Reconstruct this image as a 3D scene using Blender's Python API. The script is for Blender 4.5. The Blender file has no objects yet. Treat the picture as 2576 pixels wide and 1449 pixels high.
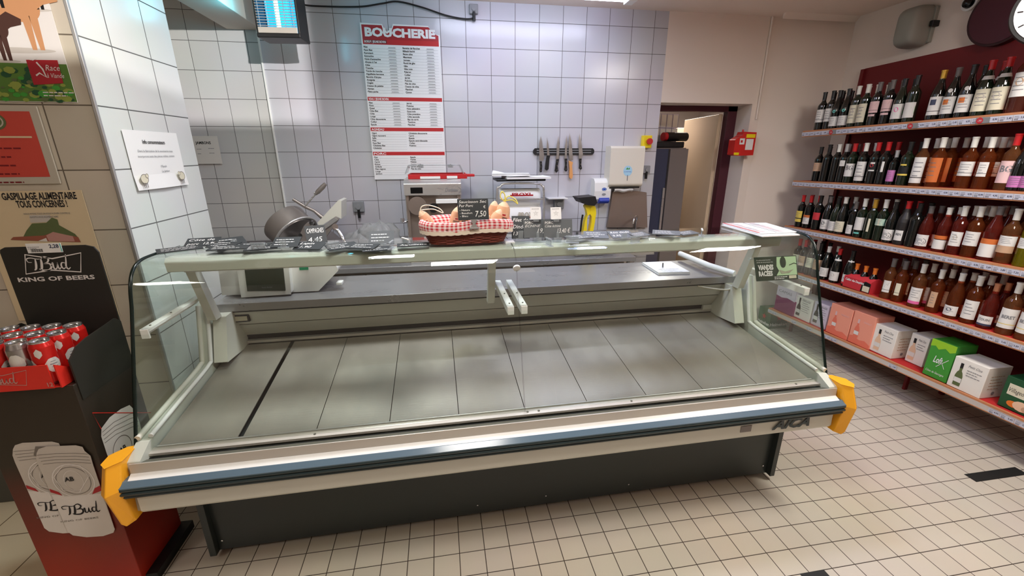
import bpy, math, random
from mathutils import Vector, Matrix
random.seed(7)
SC = bpy.context.scene
COL = SC.collection
R = math.radians

# ------------------------------------------------------------------ camera
CAM = Vector((1.1435, -3.8651, 1.7587))
FPX = 1069.16
_yaw, _pitch, _roll = 0.1607, 0.3090, 0.0019
_cy, _sy, _cp, _sp = math.cos(_yaw), math.sin(_yaw), math.cos(_pitch), math.sin(_pitch)
FWD = Vector((_sy*_cp, _cy*_cp, -_sp))
_r0 = Vector((_cy, -_sy, 0)); _d0 = FWD.cross(_r0)
RIGHT = math.cos(_roll)*_r0 + math.sin(_roll)*_d0
DOWN = -math.sin(_roll)*_r0 + math.cos(_roll)*_d0
cam = bpy.data.objects.new('camera', bpy.data.cameras.new('camera'))
COL.objects.link(cam)
cam.data.sensor_width = 36.0; cam.data.lens = 36.0*FPX/2576.0
cam.data.clip_start = .05; cam.data.clip_end = 60
m = Matrix((RIGHT, -DOWN, -FWD)).transposed().to_4x4(); m.translation = CAM
cam.matrix_world = m
SC.camera = cam
# ------------------------------------------------------------------ world, view
w = bpy.data.worlds.new('world'); SC.world = w; w.use_nodes = True
w.node_tree.nodes['Background'].inputs[0].default_value = (1.0, .95, .9, 1)
w.node_tree.nodes['Background'].inputs[1].default_value = .22
SC.view_settings.view_transform = 'Standard'; SC.view_settings.look = 'None'
SC.view_settings.gamma = 1.0; SC.view_settings.use_curve_mapping = False
SC.view_settings.exposure = 0.35
SC.cycles.max_bounces = 8; SC.cycles.transparent_max_bounces = 24
SC.cycles.diffuse_bounces = 5; SC.cycles.glossy_bounces = 4; SC.cycles.caustics_reflective = False; SC.cycles.caustics_refractive = False
SC.cycles.sample_clamp_indirect = 4

def area(name, loc, sx, sy, power, col, rot=(0, 0, 0), spread=180):
    l = bpy.data.lights.new(name, 'AREA'); l.shape = 'RECTANGLE'; l.size = sx; l.size_y = sy
    l.energy = power; l.color = col; l.spread = R(spread)
    o = bpy.data.objects.new(name, l); COL.objects.link(o); o.location = loc; o.rotation_euler = rot
    return o
# the ceiling fixtures' own light (panels in the shop, a tube over the butcher's wall)
PANELS = [(1.34, -3.15), (3.72, -2.75), (-1.5, -4.4), (4.1, -8.3), (-.9, -8.3), (1.4, -6.6)]
DOWN_L = [(.75, -1.7, 16, (.95, .97, 1.0)), (2.35, -1.55, 10, (.5, .58, 1.0))]  # neutral one added to brighten the left; bluish one read off the wall's tint
for i, (x, y) in enumerate(PANELS):
    area('panel_light', (x, y, 2.835), .56, .56, (21, 36, 12, 16, 16, 26)[i], (1.0, .95, .90))
for x, y, e_, c_ in DOWN_L: area('downlight_lamp', (x, y, 2.87), .34, .34, e_, c_, spread=150)
area('tube_light', (1.9, -.47, 2.78), 1.3, .07, 4, (.78, .82, 1.0))
area('store_room_fill', (4.0, 1.4, 2.55), .3, .3, 34, (1.0, .93, .84))  # added lamp without a fixture, brightens the store room

_l = bpy.data.lights.new('patch_light', 'SPOT'); _l.energy = 1900; _l.color = (1.0, .97, .95); _l.spot_size = R(24); _l.spot_blend = .3; _l.shadow_soft_size = .035  # added unseen spot, makes the bright patch on the left wall tiles
PATCH_SPOT = bpy.data.objects.new('patch_light', _l); COL.objects.link(PATCH_SPOT); PATCH_SPOT.location = (3.5, -8.0, 2.74)
PATCH_SPOT.rotation_euler = (Vector((-.3, 0, 2.45))-PATCH_SPOT.location).to_track_quat('-Z', 'Y').to_euler()
def ray(px, py):
    return RIGHT*((px-1288)/FPX) + DOWN*((py-724.5)/FPX) + FWD
def hit(px, py, ax, val):
    d = ray(px, py); return CAM + d*((val-CAM[ax])/d[ax])
# the case stands turned by .7 degree
TH = .0124; ORG = Vector((.0425, -2.184, 0))
CASE = Matrix.Translation(ORG) @ Matrix.Rotation(TH, 4, 'Z')
CINV = CASE.inverted()
def lhit(px, py, ax, val):
    c = CINV @ CAM; d = CINV.to_3x3() @ ray(px, py); return c + d*((val-c[ax])/d[ax])

# ------------------------------------------------------------------ materials
def lin(c):
    return tuple(((v/255.0+.055)/1.055)**2.4 if v > 10.3 else v/255.0/12.92 for v in c[:3])
MATS = {}
def mat(name, col, rough=.5, metal=0., spec=.5, coat=0., emit=0., alpha=1., noise=0., nscale=8., bump=0., trans=0.):
    if name in MATS: return MATS[name]
    mt = bpy.data.materials.new(name); mt.use_nodes = True; nt = mt.node_tree
    b = nt.nodes['Principled BSDF']; c = lin(col)
    b.inputs['Base Color'].default_value = (*c, 1); b.inputs['Roughness'].default_value = rough
    b.inputs['Metallic'].default_value = metal; b.inputs['Specular IOR Level'].default_value = spec
    b.inputs['Coat Weight'].default_value = coat; b.inputs['Coat Roughness'].default_value = .08
    b.inputs['Transmission Weight'].default_value = trans
    b.inputs['Alpha'].default_value = alpha
    if emit:
        b.inputs['Emission Color'].default_value = (*c, 1); b.inputs['Emission Strength'].default_value = emit
    if noise or bump:
        tc = nt.nodes.new('ShaderNodeTexCoord'); n = nt.nodes.new('ShaderNodeTexNoise')
        n.inputs['Scale'].default_value = nscale; n.inputs['Detail'].default_value = 5
        nt.links.new(tc.outputs['Object'], n.inputs['Vector'])
        if noise:
            mx = nt.nodes.new('ShaderNodeMix'); mx.data_type = 'RGBA'
            mx.inputs['A'].default_value = (*[v*(1-noise) for v in c], 1)
            mx.inputs['B'].default_value = (*[min(1, v*(1+noise)) for v in c], 1)
            nt.links.new(n.outputs['Fac'], mx.inputs['Factor']); nt.links.new(mx.outputs['Result'], b.inputs['Base Color'])
        if bump:
            bp = nt.nodes.new('ShaderNodeBump'); bp.inputs['Strength'].default_value = bump; bp.inputs['Distance'].default_value = .004
            nt.links.new(n.outputs['Fac'], bp.inputs['Height']); nt.links.new(bp.outputs['Normal'], b.inputs['Normal'])
    MATS[name] = mt
    return mt

def tiles(name, tile_col, grout_col, tw, th, ox, oz, plane='XZ', mortar=.004, offset=0., rough=.12, var=.04, rot=0., tilt=.0):
    mt = bpy.data.materials.new(name); mt.use_nodes = True; nt = mt.node_tree; b = nt.nodes['Principled BSDF']
    tc = nt.nodes.new('ShaderNodeTexCoord'); sp = nt.nodes.new('ShaderNodeSeparateXYZ'); cb = nt.nodes.new('ShaderNodeCombineXYZ')
    nt.links.new(tc.outputs['Object'], sp.inputs[0])
    a, bb = {'XZ': ('X', 'Z'), 'YZ': ('Y', 'Z'), 'XY': ('X', 'Y')}[plane]
    nt.links.new(sp.outputs[a], cb.inputs['X']); nt.links.new(sp.outputs[bb], cb.inputs['Y'])
    mp = nt.nodes.new('ShaderNodeMapping'); mp.vector_type = 'POINT'
    mp.inputs['Location'].default_value = (-ox, -oz, 0); mp.inputs['Rotation'].default_value = (0, 0, -rot)
    nt.links.new(cb.outputs[0], mp.inputs['Vector'])
    br = nt.nodes.new('ShaderNodeTexBrick'); br.offset = offset; br.squash = 1
    br.inputs['Scale'].default_value = 1; br.inputs['Brick Width'].default_value = tw; br.inputs['Row Height'].default_value = th
    br.inputs['Mortar Size'].default_value = mortar*.5; br.inputs['Mortar Smooth'].default_value = .15; br.inputs['Bias'].default_value = 0
    c = lin(tile_col)
    br.inputs['Color1'].default_value = (*[v*(1-var) for v in c], 1); br.inputs['Color2'].default_value = (*[min(1, v*(1+var)) for v in c], 1)
    br.inputs['Mortar'].default_value = (*lin(grout_col), 1)
    nt.links.new(mp.outputs[0], br.inputs['Vector'])
    nz = nt.nodes.new('ShaderNodeTexNoise'); nz.inputs['Scale'].default_value = 1.6; nz.inputs['Detail'].default_value = 4
    nt.links.new(tc.outputs['Object'], nz.inputs['Vector'])
    mx = nt.nodes.new('ShaderNodeMix'); mx.data_type = 'RGBA'; mx.blend_type = 'MULTIPLY'; mx.inputs['Factor'].default_value = .16
    nt.links.new(br.outputs['Color'], mx.inputs['A']); nt.links.new(nz.outputs['Color'], mx.inputs['B'])
    nt.links.new(mx.outputs['Result'], b.inputs['Base Color'])
    rr = nt.nodes.new('ShaderNodeMapRange'); rr.inputs['To Min'].default_value = rough; rr.inputs['To Max'].default_value = .8
    nt.links.new(br.outputs['Fac'], rr.inputs['Value']); nt.links.new(rr.outputs['Result'], b.inputs['Roughness'])
    bp = nt.nodes.new('ShaderNodeBump'); bp.invert = True; bp.inputs['Strength'].default_value = .35; bp.inputs['Distance'].default_value = .002
    nt.links.new(br.outputs['Fac'], bp.inputs['Height'])
    if tilt:                       # every tile sits a hair out of true
        wn = nt.nodes.new('ShaderNodeTexWhiteNoise'); wn.noise_dimensions = '3D'
        sn = nt.nodes.new('ShaderNodeVectorMath'); sn.operation = 'DIVIDE'; sn.inputs[1].default_value = (tw, th, 1)
        fl = nt.nodes.new('ShaderNodeVectorMath'); fl.operation = 'FLOOR'
        nt.links.new(mp.outputs[0], sn.inputs[0]); nt.links.new(sn.outputs[0], fl.inputs[0]); nt.links.new(fl.outputs[0], wn.inputs['Vector'])
        sb = nt.nodes.new('ShaderNodeVectorMath'); sb.operation = 'SUBTRACT'; sb.inputs[1].default_value = (.5, .5, .5)
        nt.links.new(wn.outputs['Color'], sb.inputs[0])
        sc = nt.nodes.new('ShaderNodeVectorMath'); sc.operation = 'SCALE'; sc.inputs['Scale'].default_value = tilt
        nt.links.new(sb.outputs[0], sc.inputs[0])
        ad = nt.nodes.new('ShaderNodeVectorMath'); ad.operation = 'ADD'
        nt.links.new(bp.outputs['Normal'], ad.inputs[0]); nt.links.new(sc.outputs[0], ad.inputs[1])
        nt.links.new(ad.outputs[0], b.inputs['Normal'])
    else:
        nt.links.new(bp.outputs['Normal'], b.inputs['Normal'])
    MATS[name] = mt
    return mt

def glass(name, tint=(250, 253, 251), gloss=.0, ior=1.5, dens=0.0):
    mt = bpy.data.materials.new(name); mt.use_nodes = True; nt = mt.node_tree
    nt.nodes.clear(); out = nt.nodes.new('ShaderNodeOutputMaterial')
    tr = nt.nodes.new('ShaderNodeBsdfTransparent'); tr.inputs[0].default_value = (*lin(tint), 1)
    gl = nt.nodes.new('ShaderNodeBsdfGlossy'); gl.inputs['Roughness'].default_value = gloss; gl.inputs[0].default_value = (1, 1, 1, 1)
    lw = nt.nodes.new('ShaderNodeLayerWeight'); lw.inputs['Blend'].default_value = .5
    pw = nt.nodes.new('ShaderNodeMath'); pw.operation = 'POWER'; pw.inputs[1].default_value = 5; nt.links.new(lw.outputs['Facing'], pw.inputs[0])
    fr = nt.nodes.new('ShaderNodeMapRange'); fr.inputs['To Min'].default_value = ((ior-1)/(ior+1))**2; fr.inputs['To Max'].default_value = .85; nt.links.new(pw.outputs[0], fr.inputs['Value'])
    mx = nt.nodes.new('ShaderNodeMixShader')
    nt.links.new(fr.outputs[0], mx.inputs[0]); nt.links.new(tr.outputs[0], mx.inputs[1]); nt.links.new(gl.outputs[0], mx.inputs[2])
    last = mx
    if dens:
        df = nt.nodes.new('ShaderNodeBsdfDiffuse'); df.inputs[0].default_value = (*lin(tint), 1)
        m2 = nt.nodes.new('ShaderNodeMixShader'); m2.inputs[0].default_value = dens
        nt.links.new(mx.outputs[0], m2.inputs[1]); nt.links.new(df.outputs[0], m2.inputs[2]); last = m2
    nt.links.new(last.outputs[0], out.inputs[0])
    MATS[name] = mt
    return mt

def liquid(name, col, tcol, dens=.5):
    mt = bpy.data.materials.new(name); mt.use_nodes = True; nt = mt.node_tree
    b = nt.nodes['Principled BSDF']; b.inputs['Base Color'].default_value = (*lin(col), 1); b.inputs['Roughness'].default_value = .05
    b.inputs['Coat Weight'].default_value = .6
    out = nt.nodes['Material Output']; tr = nt.nodes.new('ShaderNodeBsdfTransparent'); tr.inputs[0].default_value = (*lin(tcol), 1)
    mx = nt.nodes.new('ShaderNodeMixShader'); mx.inputs[0].default_value = dens
    nt.links.new(tr.outputs[0], mx.inputs[1]); nt.links.new(b.outputs[0], mx.inputs[2]); nt.links.new(mx.outputs[0], out.inputs[0])
    MATS[name] = mt
    return mt

def steel(name, col, rough, stretch=(1, 1, 1), amt=.25, scratch=0., metal=1.):
    mt = bpy.data.materials.new(name); mt.use_nodes = True; nt = mt.node_tree; b = nt.nodes['Principled BSDF']
    b.inputs['Metallic'].default_value = metal
    tc = nt.nodes.new('ShaderNodeTexCoord'); mp = nt.nodes.new('ShaderNodeMapping'); mp.inputs['Scale'].default_value = stretch
    n = nt.nodes.new('ShaderNodeTexNoise'); n.inputs['Scale'].default_value = 3.5; n.inputs['Detail'].default_value = 8; n.inputs['Roughness'].default_value = .65
    nt.links.new(tc.outputs['Object'], mp.inputs['Vector']); nt.links.new(mp.outputs[0], n.inputs['Vector'])
    c = lin(col); mx = nt.nodes.new('ShaderNodeMix'); mx.data_type = 'RGBA'
    mx.inputs['A'].default_value = (*[v*(1-amt) for v in c], 1); mx.inputs['B'].default_value = (*[min(1, v*(1+amt)) for v in c], 1)
    nt.links.new(n.outputs['Fac'], mx.inputs['Factor']); nt.links.new(mx.outputs['Result'], b.inputs['Base Color'])
    rr = nt.nodes.new('ShaderNodeMapRange'); rr.inputs['From Min'].default_value = .3; rr.inputs['From Max'].default_value = .7
    rr.inputs['To Min'].default_value = rough*.8; rr.inputs['To Max'].default_value = rough*1.25
    nt.links.new(n.outputs['Fac'], rr.inputs['Value']); nt.links.new(rr.outputs['Result'], b.inputs['Roughness'])
    if scratch:
        n2 = nt.nodes.new('ShaderNodeTexNoise'); n2.inputs['Scale'].default_value = 30; n2.inputs['Detail'].default_value = 3
        m2 = nt.nodes.new('ShaderNodeMapping'); m2.inputs['Scale'].default_value = (.5, 6, 1); m2.inputs['Rotation'].default_value = (0, 0, .6)
        nt.links.new(tc.outputs['Object'], m2.inputs['Vector']); nt.links.new(m2.outputs[0], n2.inputs['Vector'])
        bp = nt.nodes.new('ShaderNodeBump'); bp.inputs['Strength'].default_value = scratch; bp.inputs['Distance'].default_value = .001
        nt.links.new(n2.outputs['Fac'], bp.inputs['Height']); nt.links.new(bp.outputs['Normal'], b.inputs['Normal'])
    MATS[name] = mt
    return mt

def checked(name, c1, c2, s):
    mt = bpy.data.materials.new(name); mt.use_nodes = True; nt = mt.node_tree; b = nt.nodes['Principled BSDF']
    b.inputs['Roughness'].default_value = .9
    tc = nt.nodes.new('ShaderNodeTexCoord'); sp = nt.nodes.new('ShaderNodeSeparateXYZ'); nt.links.new(tc.outputs['UV'], sp.inputs[0])
    out = []
    for k in 'XY':
        a = nt.nodes.new('ShaderNodeMath'); a.operation = 'MULTIPLY'; a.inputs[1].default_value = 1/s
        f = nt.nodes.new('ShaderNodeMath'); f.operation = 'FRACT'; g = nt.nodes.new('ShaderNodeMath'); g.operation = 'GREATER_THAN'; g.inputs[1].default_value = .5
        nt.links.new(sp.outputs[k], a.inputs[0]); nt.links.new(a.outputs[0], f.inputs[0]); nt.links.new(f.outputs[0], g.inputs[0]); out.append(g)
    ad = nt.nodes.new('ShaderNodeMath'); ad.operation = 'ADD'; nt.links.new(out[0].outputs[0], ad.inputs[0]); nt.links.new(out[1].outputs[0], ad.inputs[1])
    hv = nt.nodes.new('ShaderNodeMath'); hv.operation = 'MULTIPLY'; hv.inputs[1].default_value = .5; nt.links.new(ad.outputs[0], hv.inputs[0])
    mx = nt.nodes.new('ShaderNodeMix'); mx.data_type = 'RGBA'; mx.inputs['A'].default_value = (*lin(c1), 1); mx.inputs['B'].default_value = (*lin(c2), 1)
    nt.links.new(hv.outputs[0], mx.inputs['Factor']); nt.links.new(mx.outputs['Result'], b.inputs['Base Color'])
    MATS[name] = mt
    return mt

# ------------------------------------------------------------------ mesh builder
TXT = {}
def glyphs(s, bold=0., shear=0.):
    k = (s, bold, shear)
    if k not in TXT:
        cu = bpy.data.curves.new('t', 'FONT'); cu.body = s; cu.size = 1; cu.offset = bold; cu.shear = shear; cu.resolution_u = 2
        ob = bpy.data.objects.new('t', cu); COL.objects.link(ob)
        bpy.context.view_layer.update()
        me = bpy.data.meshes.new_from_object(ob.evaluated_get(bpy.context.evaluated_depsgraph_get()))
        vs = [(v.co.x, v.co.y) for v in me.vertices]; fs = [tuple(p.vertices) for p in me.polygons]
        bpy.data.objects.remove(ob); bpy.data.curves.remove(cu); bpy.data.meshes.remove(me)
        if not vs: vs = [(0, 0)]
        x0 = min(v[0] for v in vs); x1 = max(v[0] for v in vs)
        TXT[k] = ([(x-x0, y) for x, y in vs], fs, x1-x0)
    return TXT[k]

def cr(pts, n=6, closed=False):
    pts = [Vector(p) for p in pts]; out = []; N = len(pts)
    rng = range(N if closed else N-1)
    for i in rng:
        if closed: p0, p1, p2, p3 = pts[i-1], pts[i], pts[(i+1) % N], pts[(i+2) % N]
        else: p0, p1, p2, p3 = pts[max(i-1, 0)], pts[i], pts[i+1], pts[min(i+2, N-1)]
        for k in range(n):
            t = k/n
            out.append(.5*((2*p1)+(p2-p0)*t+(2*p0-5*p1+4*p2-p3)*t*t+(3*p1-p0-3*p2+p3)*t**3))
    if not closed: out.append(pts[-1])
    return out

class MB:
    def __init__(s):
        s.v = []; s.f = []; s.m = []; s.sm = []; s.uv = {}; s.mats = []; s.M = Matrix.Identity(4)
    def mi(s, m):
        if isinstance(m, str): m = MATS[m]
        if m not in s.mats: s.mats.append(m)
        return s.mats.index(m)
    def add(s, vs, fs, m, smooth=False, uv=None):
        o = len(s.v); s.v += [s.M @ Vector(p) for p in vs]; k = s.mi(m)
        for j, f in enumerate(fs):
            if uv: s.uv[len(s.f)] = [uv[i] for i in f]
            s.f.append(tuple(o+i for i in f)); s.m.append(k); s.sm.append(smooth)
        return s
    def box(s, a, b, m, rot=None):
        x0, y0, z0 = a; x1, y1, z1 = b
        vs = [(x0, y0, z0), (x1, y0, z0), (x1, y1, z0), (x0, y1, z0), (x0, y0, z1), (x1, y0, z1), (x1, y1, z1), (x0, y1, z1)]
        if rot is not None:
            c = Vector(((x0+x1)/2, (y0+y1)/2, (z0+z1)/2)); vs = [c+rot @ (Vector(p)-c) for p in vs]
        return s.add(vs, [(3, 2, 1, 0), (4, 5, 6, 7), (0, 1, 5, 4), (1, 2, 6, 5), (2, 3, 7, 6), (3, 0, 4, 7)], m)
    def prism(s, poly, ax, a, b, m, smooth=False):
        def P(u, v, t): return {0: (t, u, v), 1: (u, t, v), 2: (u, v, t)}[ax]
        n = len(poly); vs = [P(u, v, a) for u, v in poly]+[P(u, v, b) for u, v in poly]
        s.add(vs, [tuple(range(n))[::-1], tuple(range(n, 2*n))], m)
        return s.add(vs, [(i, (i+1) % n, n+(i+1) % n, n+i) for i in range(n)], m, smooth)
    def cyl(s, p0, p1, r0, m, r1=None, seg=20, caps=True, smooth=True):
        r1 = r0 if r1 is None else r1
        p0 = Vector(p0); p1 = Vector(p1); d = (p1-p0).normalized()
        a = d.orthogonal().normalized(); b = d.cross(a); vs = []
        for p, r in ((p0, r0), (p1, r1)):
            for i in range(seg):
                t = 2*math.pi*i/seg; vs.append(p+(a*math.cos(t)+b*math.sin(t))*r)
        s.add(vs, [(i, (i+1) % seg, seg+(i+1) % seg, seg+i) for i in range(seg)], m, smooth)
        if caps: s.add(vs, [tuple(range(seg))[::-1], tuple(range(seg, 2*seg))], m)
        return s
    def lathe(s, prof, c, m, seg=24, smooth=True, ax=2, mats=None, ang=(0, 2*math.pi)):
        full = abs(ang[1]-ang[0]-2*math.pi) < 1e-6; n = seg if full else seg+1; vs = []
        c = Vector(c)
        for r, h in prof:
            for i in range(n):
                t = ang[0]+(ang[1]-ang[0])*i/seg
                q = {2: (r*math.cos(t), r*math.sin(t), h), 1: (r*math.cos(t), h, r*math.sin(t)), 0: (h, r*math.cos(t), r*math.sin(t))}[ax]
                vs.append(c+Vector(q))
        for k in range(len(prof)-1):
            fs = []
            for i in range(seg):
                j = (i+1) % n
                fs.append((k*n+i, k*n+j, (k+1)*n+j, (k+1)*n+i))
            s.add([vs[i] for i in range(k*n, (k+2)*n)], [tuple(i-k*n for i in f) for f in fs], mats[k] if mats else m, smooth)
        return s
    def tube(s, pts, r, m, seg=8, caps=True):
        pts = [Vector(p) for p in pts]; vs = []; a = None
        for i, p in enumerate(pts):
            d = (pts[min(i+1, len(pts)-1)]-pts[max(i-1, 0)]).normalized()
            if a is None: a = d.orthogonal().normalized()
            a = (a-d*a.dot(d)).normalized(); b = d.cross(a); rr = r[i] if isinstance(r, (list, tuple)) else r
            for k in range(seg):
                t = 2*math.pi*k/seg; vs.append(p+(a*math.cos(t)+b*math.sin(t))*rr)
        n = len(pts)
        fs = [(i*seg+k, i*seg+(k+1) % seg, (i+1)*seg+(k+1) % seg, (i+1)*seg+k) for i in range(n-1) for k in range(seg)]
        s.add(vs, fs, m, True)
        if caps: s.add(vs, [tuple(range(seg))[::-1], tuple(range((n-1)*seg, n*seg))], m)
        return s
    def quad(s, p, m, uv=None):
        return s.add(p, [tuple(range(len(p)))], m, False, uv)
    def grid(s, fn, nu, nv, m, smooth=True, uvs=None):
        vs = []; uv = []
        for j in range(nv+1):
            for i in range(nu+1):
                vs.append(fn(i/nu, j/nv)); uv.append((i/nu*(uvs[0] if uvs else 1), j/nv*(uvs[1] if uvs else 1)))
        n = nu+1
        return s.add(vs, [(j*n+i, j*n+i+1, (j+1)*n+i+1, (j+1)*n+i) for j in range(nv) for i in range(nu)], m, smooth, uv)
    # flat work in a frame: o origin, u right, v up (unit), all in metres
    def frame(s, o, u, v):
        f = MB2(s, Vector(o), Vector(u).normalized(), Vector(v).normalized()); return f
    def build(s, name, parent=None, bevel=0, **kw):
        me = bpy.data.meshes.new(name); me.from_pydata([tuple(p) for p in s.v], [], s.f)
        for mt in s.mats: me.materials.append(mt)
        me.polygons.foreach_set('material_index', s.m); me.polygons.foreach_set('use_smooth', s.sm)
        if s.uv:
            ul = me.uv_layers.new(name='uv')
            for fi, uvs in s.uv.items():
                for li, q in zip(me.polygons[fi].loop_indices, uvs): ul.data[li].uv = q
        me.update()
        o = bpy.data.objects.new(name, me); COL.objects.link(o)
        if parent: o.parent = parent
        if bevel:
            b = o.modifiers.new('bevel', 'BEVEL'); b.width = bevel; b.segments = 3; b.limit_method = 'ANGLE'; b.angle_limit = R(40)
            b.harden_normals = False
        for k, v in kw.items(): o[k] = v
        return o

class MB2:
    def __init__(s, mb, o, u, v): s.b = mb; s.o = o; s.u = u; s.v = v; s.n = u.cross(v); s.k = 0
    def P(s, x, y, d=0.): return s.o+s.u*x+s.v*y+s.n*d
    def rect(s, x0, y0, x1, y1, m, d=0.): return s.poly([(x0, y0), (x1, y0), (x1, y1), (x0, y1)], m, d)
    def poly(s, pts, m, d=0.):
        s.b.add([s.P(x, y, d) for x, y in pts], [tuple(range(len(pts)))], m); return s
    def slab(s, x0, y0, x1, y1, d0, d1, m):
        vs = [s.P(x, y, d) for d in (d0, d1) for x, y in ((x0, y0), (x1, y0), (x1, y1), (x0, y1))]
        s.b.add(vs, [(3, 2, 1, 0), (4, 5, 6, 7), (0, 1, 5, 4), (1, 2, 6, 5), (2, 3, 7, 6), (3, 0, 4, 7)], m); return s
    def ring(s, pts, w, m, d=0., closed=True):
        pts = [Vector((p[0], p[1])) for p in pts]; n = len(pts); vs = []
        for i in range(n):
            a = pts[(i-1) % n] if closed or i else pts[i]; c = pts[(i+1) % n] if closed or i < n-1 else pts[i]
            t = (c-a); t = t.normalized() if t.length > 1e-9 else Vector((1, 0)); nn = Vector((-t.y, t.x))
            ww = w[i] if isinstance(w, (list, tuple)) else w
            vs += [s.P(*(pts[i]+nn*ww/2), d), s.P(*(pts[i]-nn*ww/2), d)]
        s.b.add(vs, [(2*i, 2*i+1, 2*((i+1) % n)+1, 2*((i+1) % n)) for i in range(n if closed else n-1)], m); return s
    def seg(s, a, b, w, m, d=0.): return s.ring([a, b], w, m, d, False)
    def disc(s, x, y, rx, ry, m, d=0., n=24):
        return s.poly([(x+rx*math.cos(2*math.pi*i/n), y+ry*math.sin(2*math.pi*i/n)) for i in range(n)], m, d)
    def text(s, t, x, y, h, m, wid=None, al='l', bold=0., shear=0., d=.0004, rot=0.):
        vs, fs, W = glyphs(t, bold, shear); k = h/.72; sx = k if not wid else wid/W
        ox = {'l': 0, 'c': -.5, 'r': -1}[al]*W*sx; c, q = math.cos(rot), math.sin(rot)
        s.b.add([s.P(x+(ox+a*sx)*c-b*k*q, y+(ox+a*sx)*q+b*k*c, d) for a, b in vs], fs, m); return s
    def lines(s, x0, x1, y0, n, dy, h, m, d=.0004, seed=0):
        rn = random.Random(seed)
        for i in range(n):
            x = x0; y = y0-i*dy; e = x0+(x1-x0)*rn.uniform(.6, 1)
            while x < e:
                L = (x1-x0)*rn.uniform(.06, .2); s.rect(x, y, min(e, x+L), y+h, m, d); x += L+(x1-x0)*.03
        return s

def empty(name, loc=(0, 0, 0), rz=0, parent=None):
    o = bpy.data.objects.new(name, None); COL.objects.link(o); o.location = loc; o.rotation_euler = (0, 0, rz); o.empty_display_size = .05
    if parent: o.parent = parent
    return o
def tag(o, label, cat, group=None, kind=None):
    o['label'] = label; o['category'] = cat
    if group: o['group'] = group
    if kind: o['kind'] = kind
    return o
def struct(o): o['kind'] = 'structure'; return o
def clone(o, parent=None, label=None, loc=None, rz=None):
    c = o.copy(); COL.objects.link(c)
    if parent: c.parent = parent
    for ch in o.children: clone(ch, c)
    if label: c['label'] = label
    if loc is not None: c.location = loc
    if rz is not None: c.rotation_euler = (0, 0, rz)
    return c
X, Y, Z = Vector((1, 0, 0)), Vector((0, 1, 0)), Vector((0, 0, 1))
def bud(f, x, y, w, m, d=.0006, frame_m=None, fw=.006):
    """the bow-tie shaped beer emblem with its script word"""
    s = w
    def L(pts, ww, n=6):
        q = cr([(x+a*s, y+b*s, 0) for a, b in pts], n); N = len(q)
        f.ring([(p.x, p.y) for p in q], [ww*s*(.35+.65*math.sin(math.pi*min(1, max(0, i/(N-1)))) ) for i in range(N)], m, d, False)
    L([(.17, .24), (.10, .25), (.09, .32), (.17, .34), (.30, .31), (.38, .32)], .022)
    L([(.25, .32), (.24, .22), (.21, .10), (.17, .06)], .045)
    L([(.36, .33), (.35, .22), (.32, .10), (.29, .06)], .05)
    L([(.34, .31), (.44, .36), (.50, .30), (.46, .23), (.38, .20)], .035)
    L([(.38, .20), (.49, .20), (.51, .12), (.44, .05), (.31, .06), (.27, .09)], .042)
    L([(.51, .14), (.56, .22), (.555, .14), (.56, .08), (.61, .09), (.65, .21)], .032)
    L([(.65, .22), (.645, .12), (.66, .07), (.70, .11)], .032)
    L([(.80, .20), (.74, .21), (.71, .14), (.74, .07), (.80, .12)], .032)
    L([(.86, .40), (.83, .25), (.80, .12), (.83, .06), (.88, .10)], .036)
    if frame_m:
        f.ring([(x-.02*s, y-.02*s), (x+.50*s, y+.05*s), (x+1.05*s, y-.02*s), (x+1.17*s, y+.42*s), (x+.58*s, y+.31*s), (x+.09*s, y+.42*s)], fw, frame_m, d)
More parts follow.
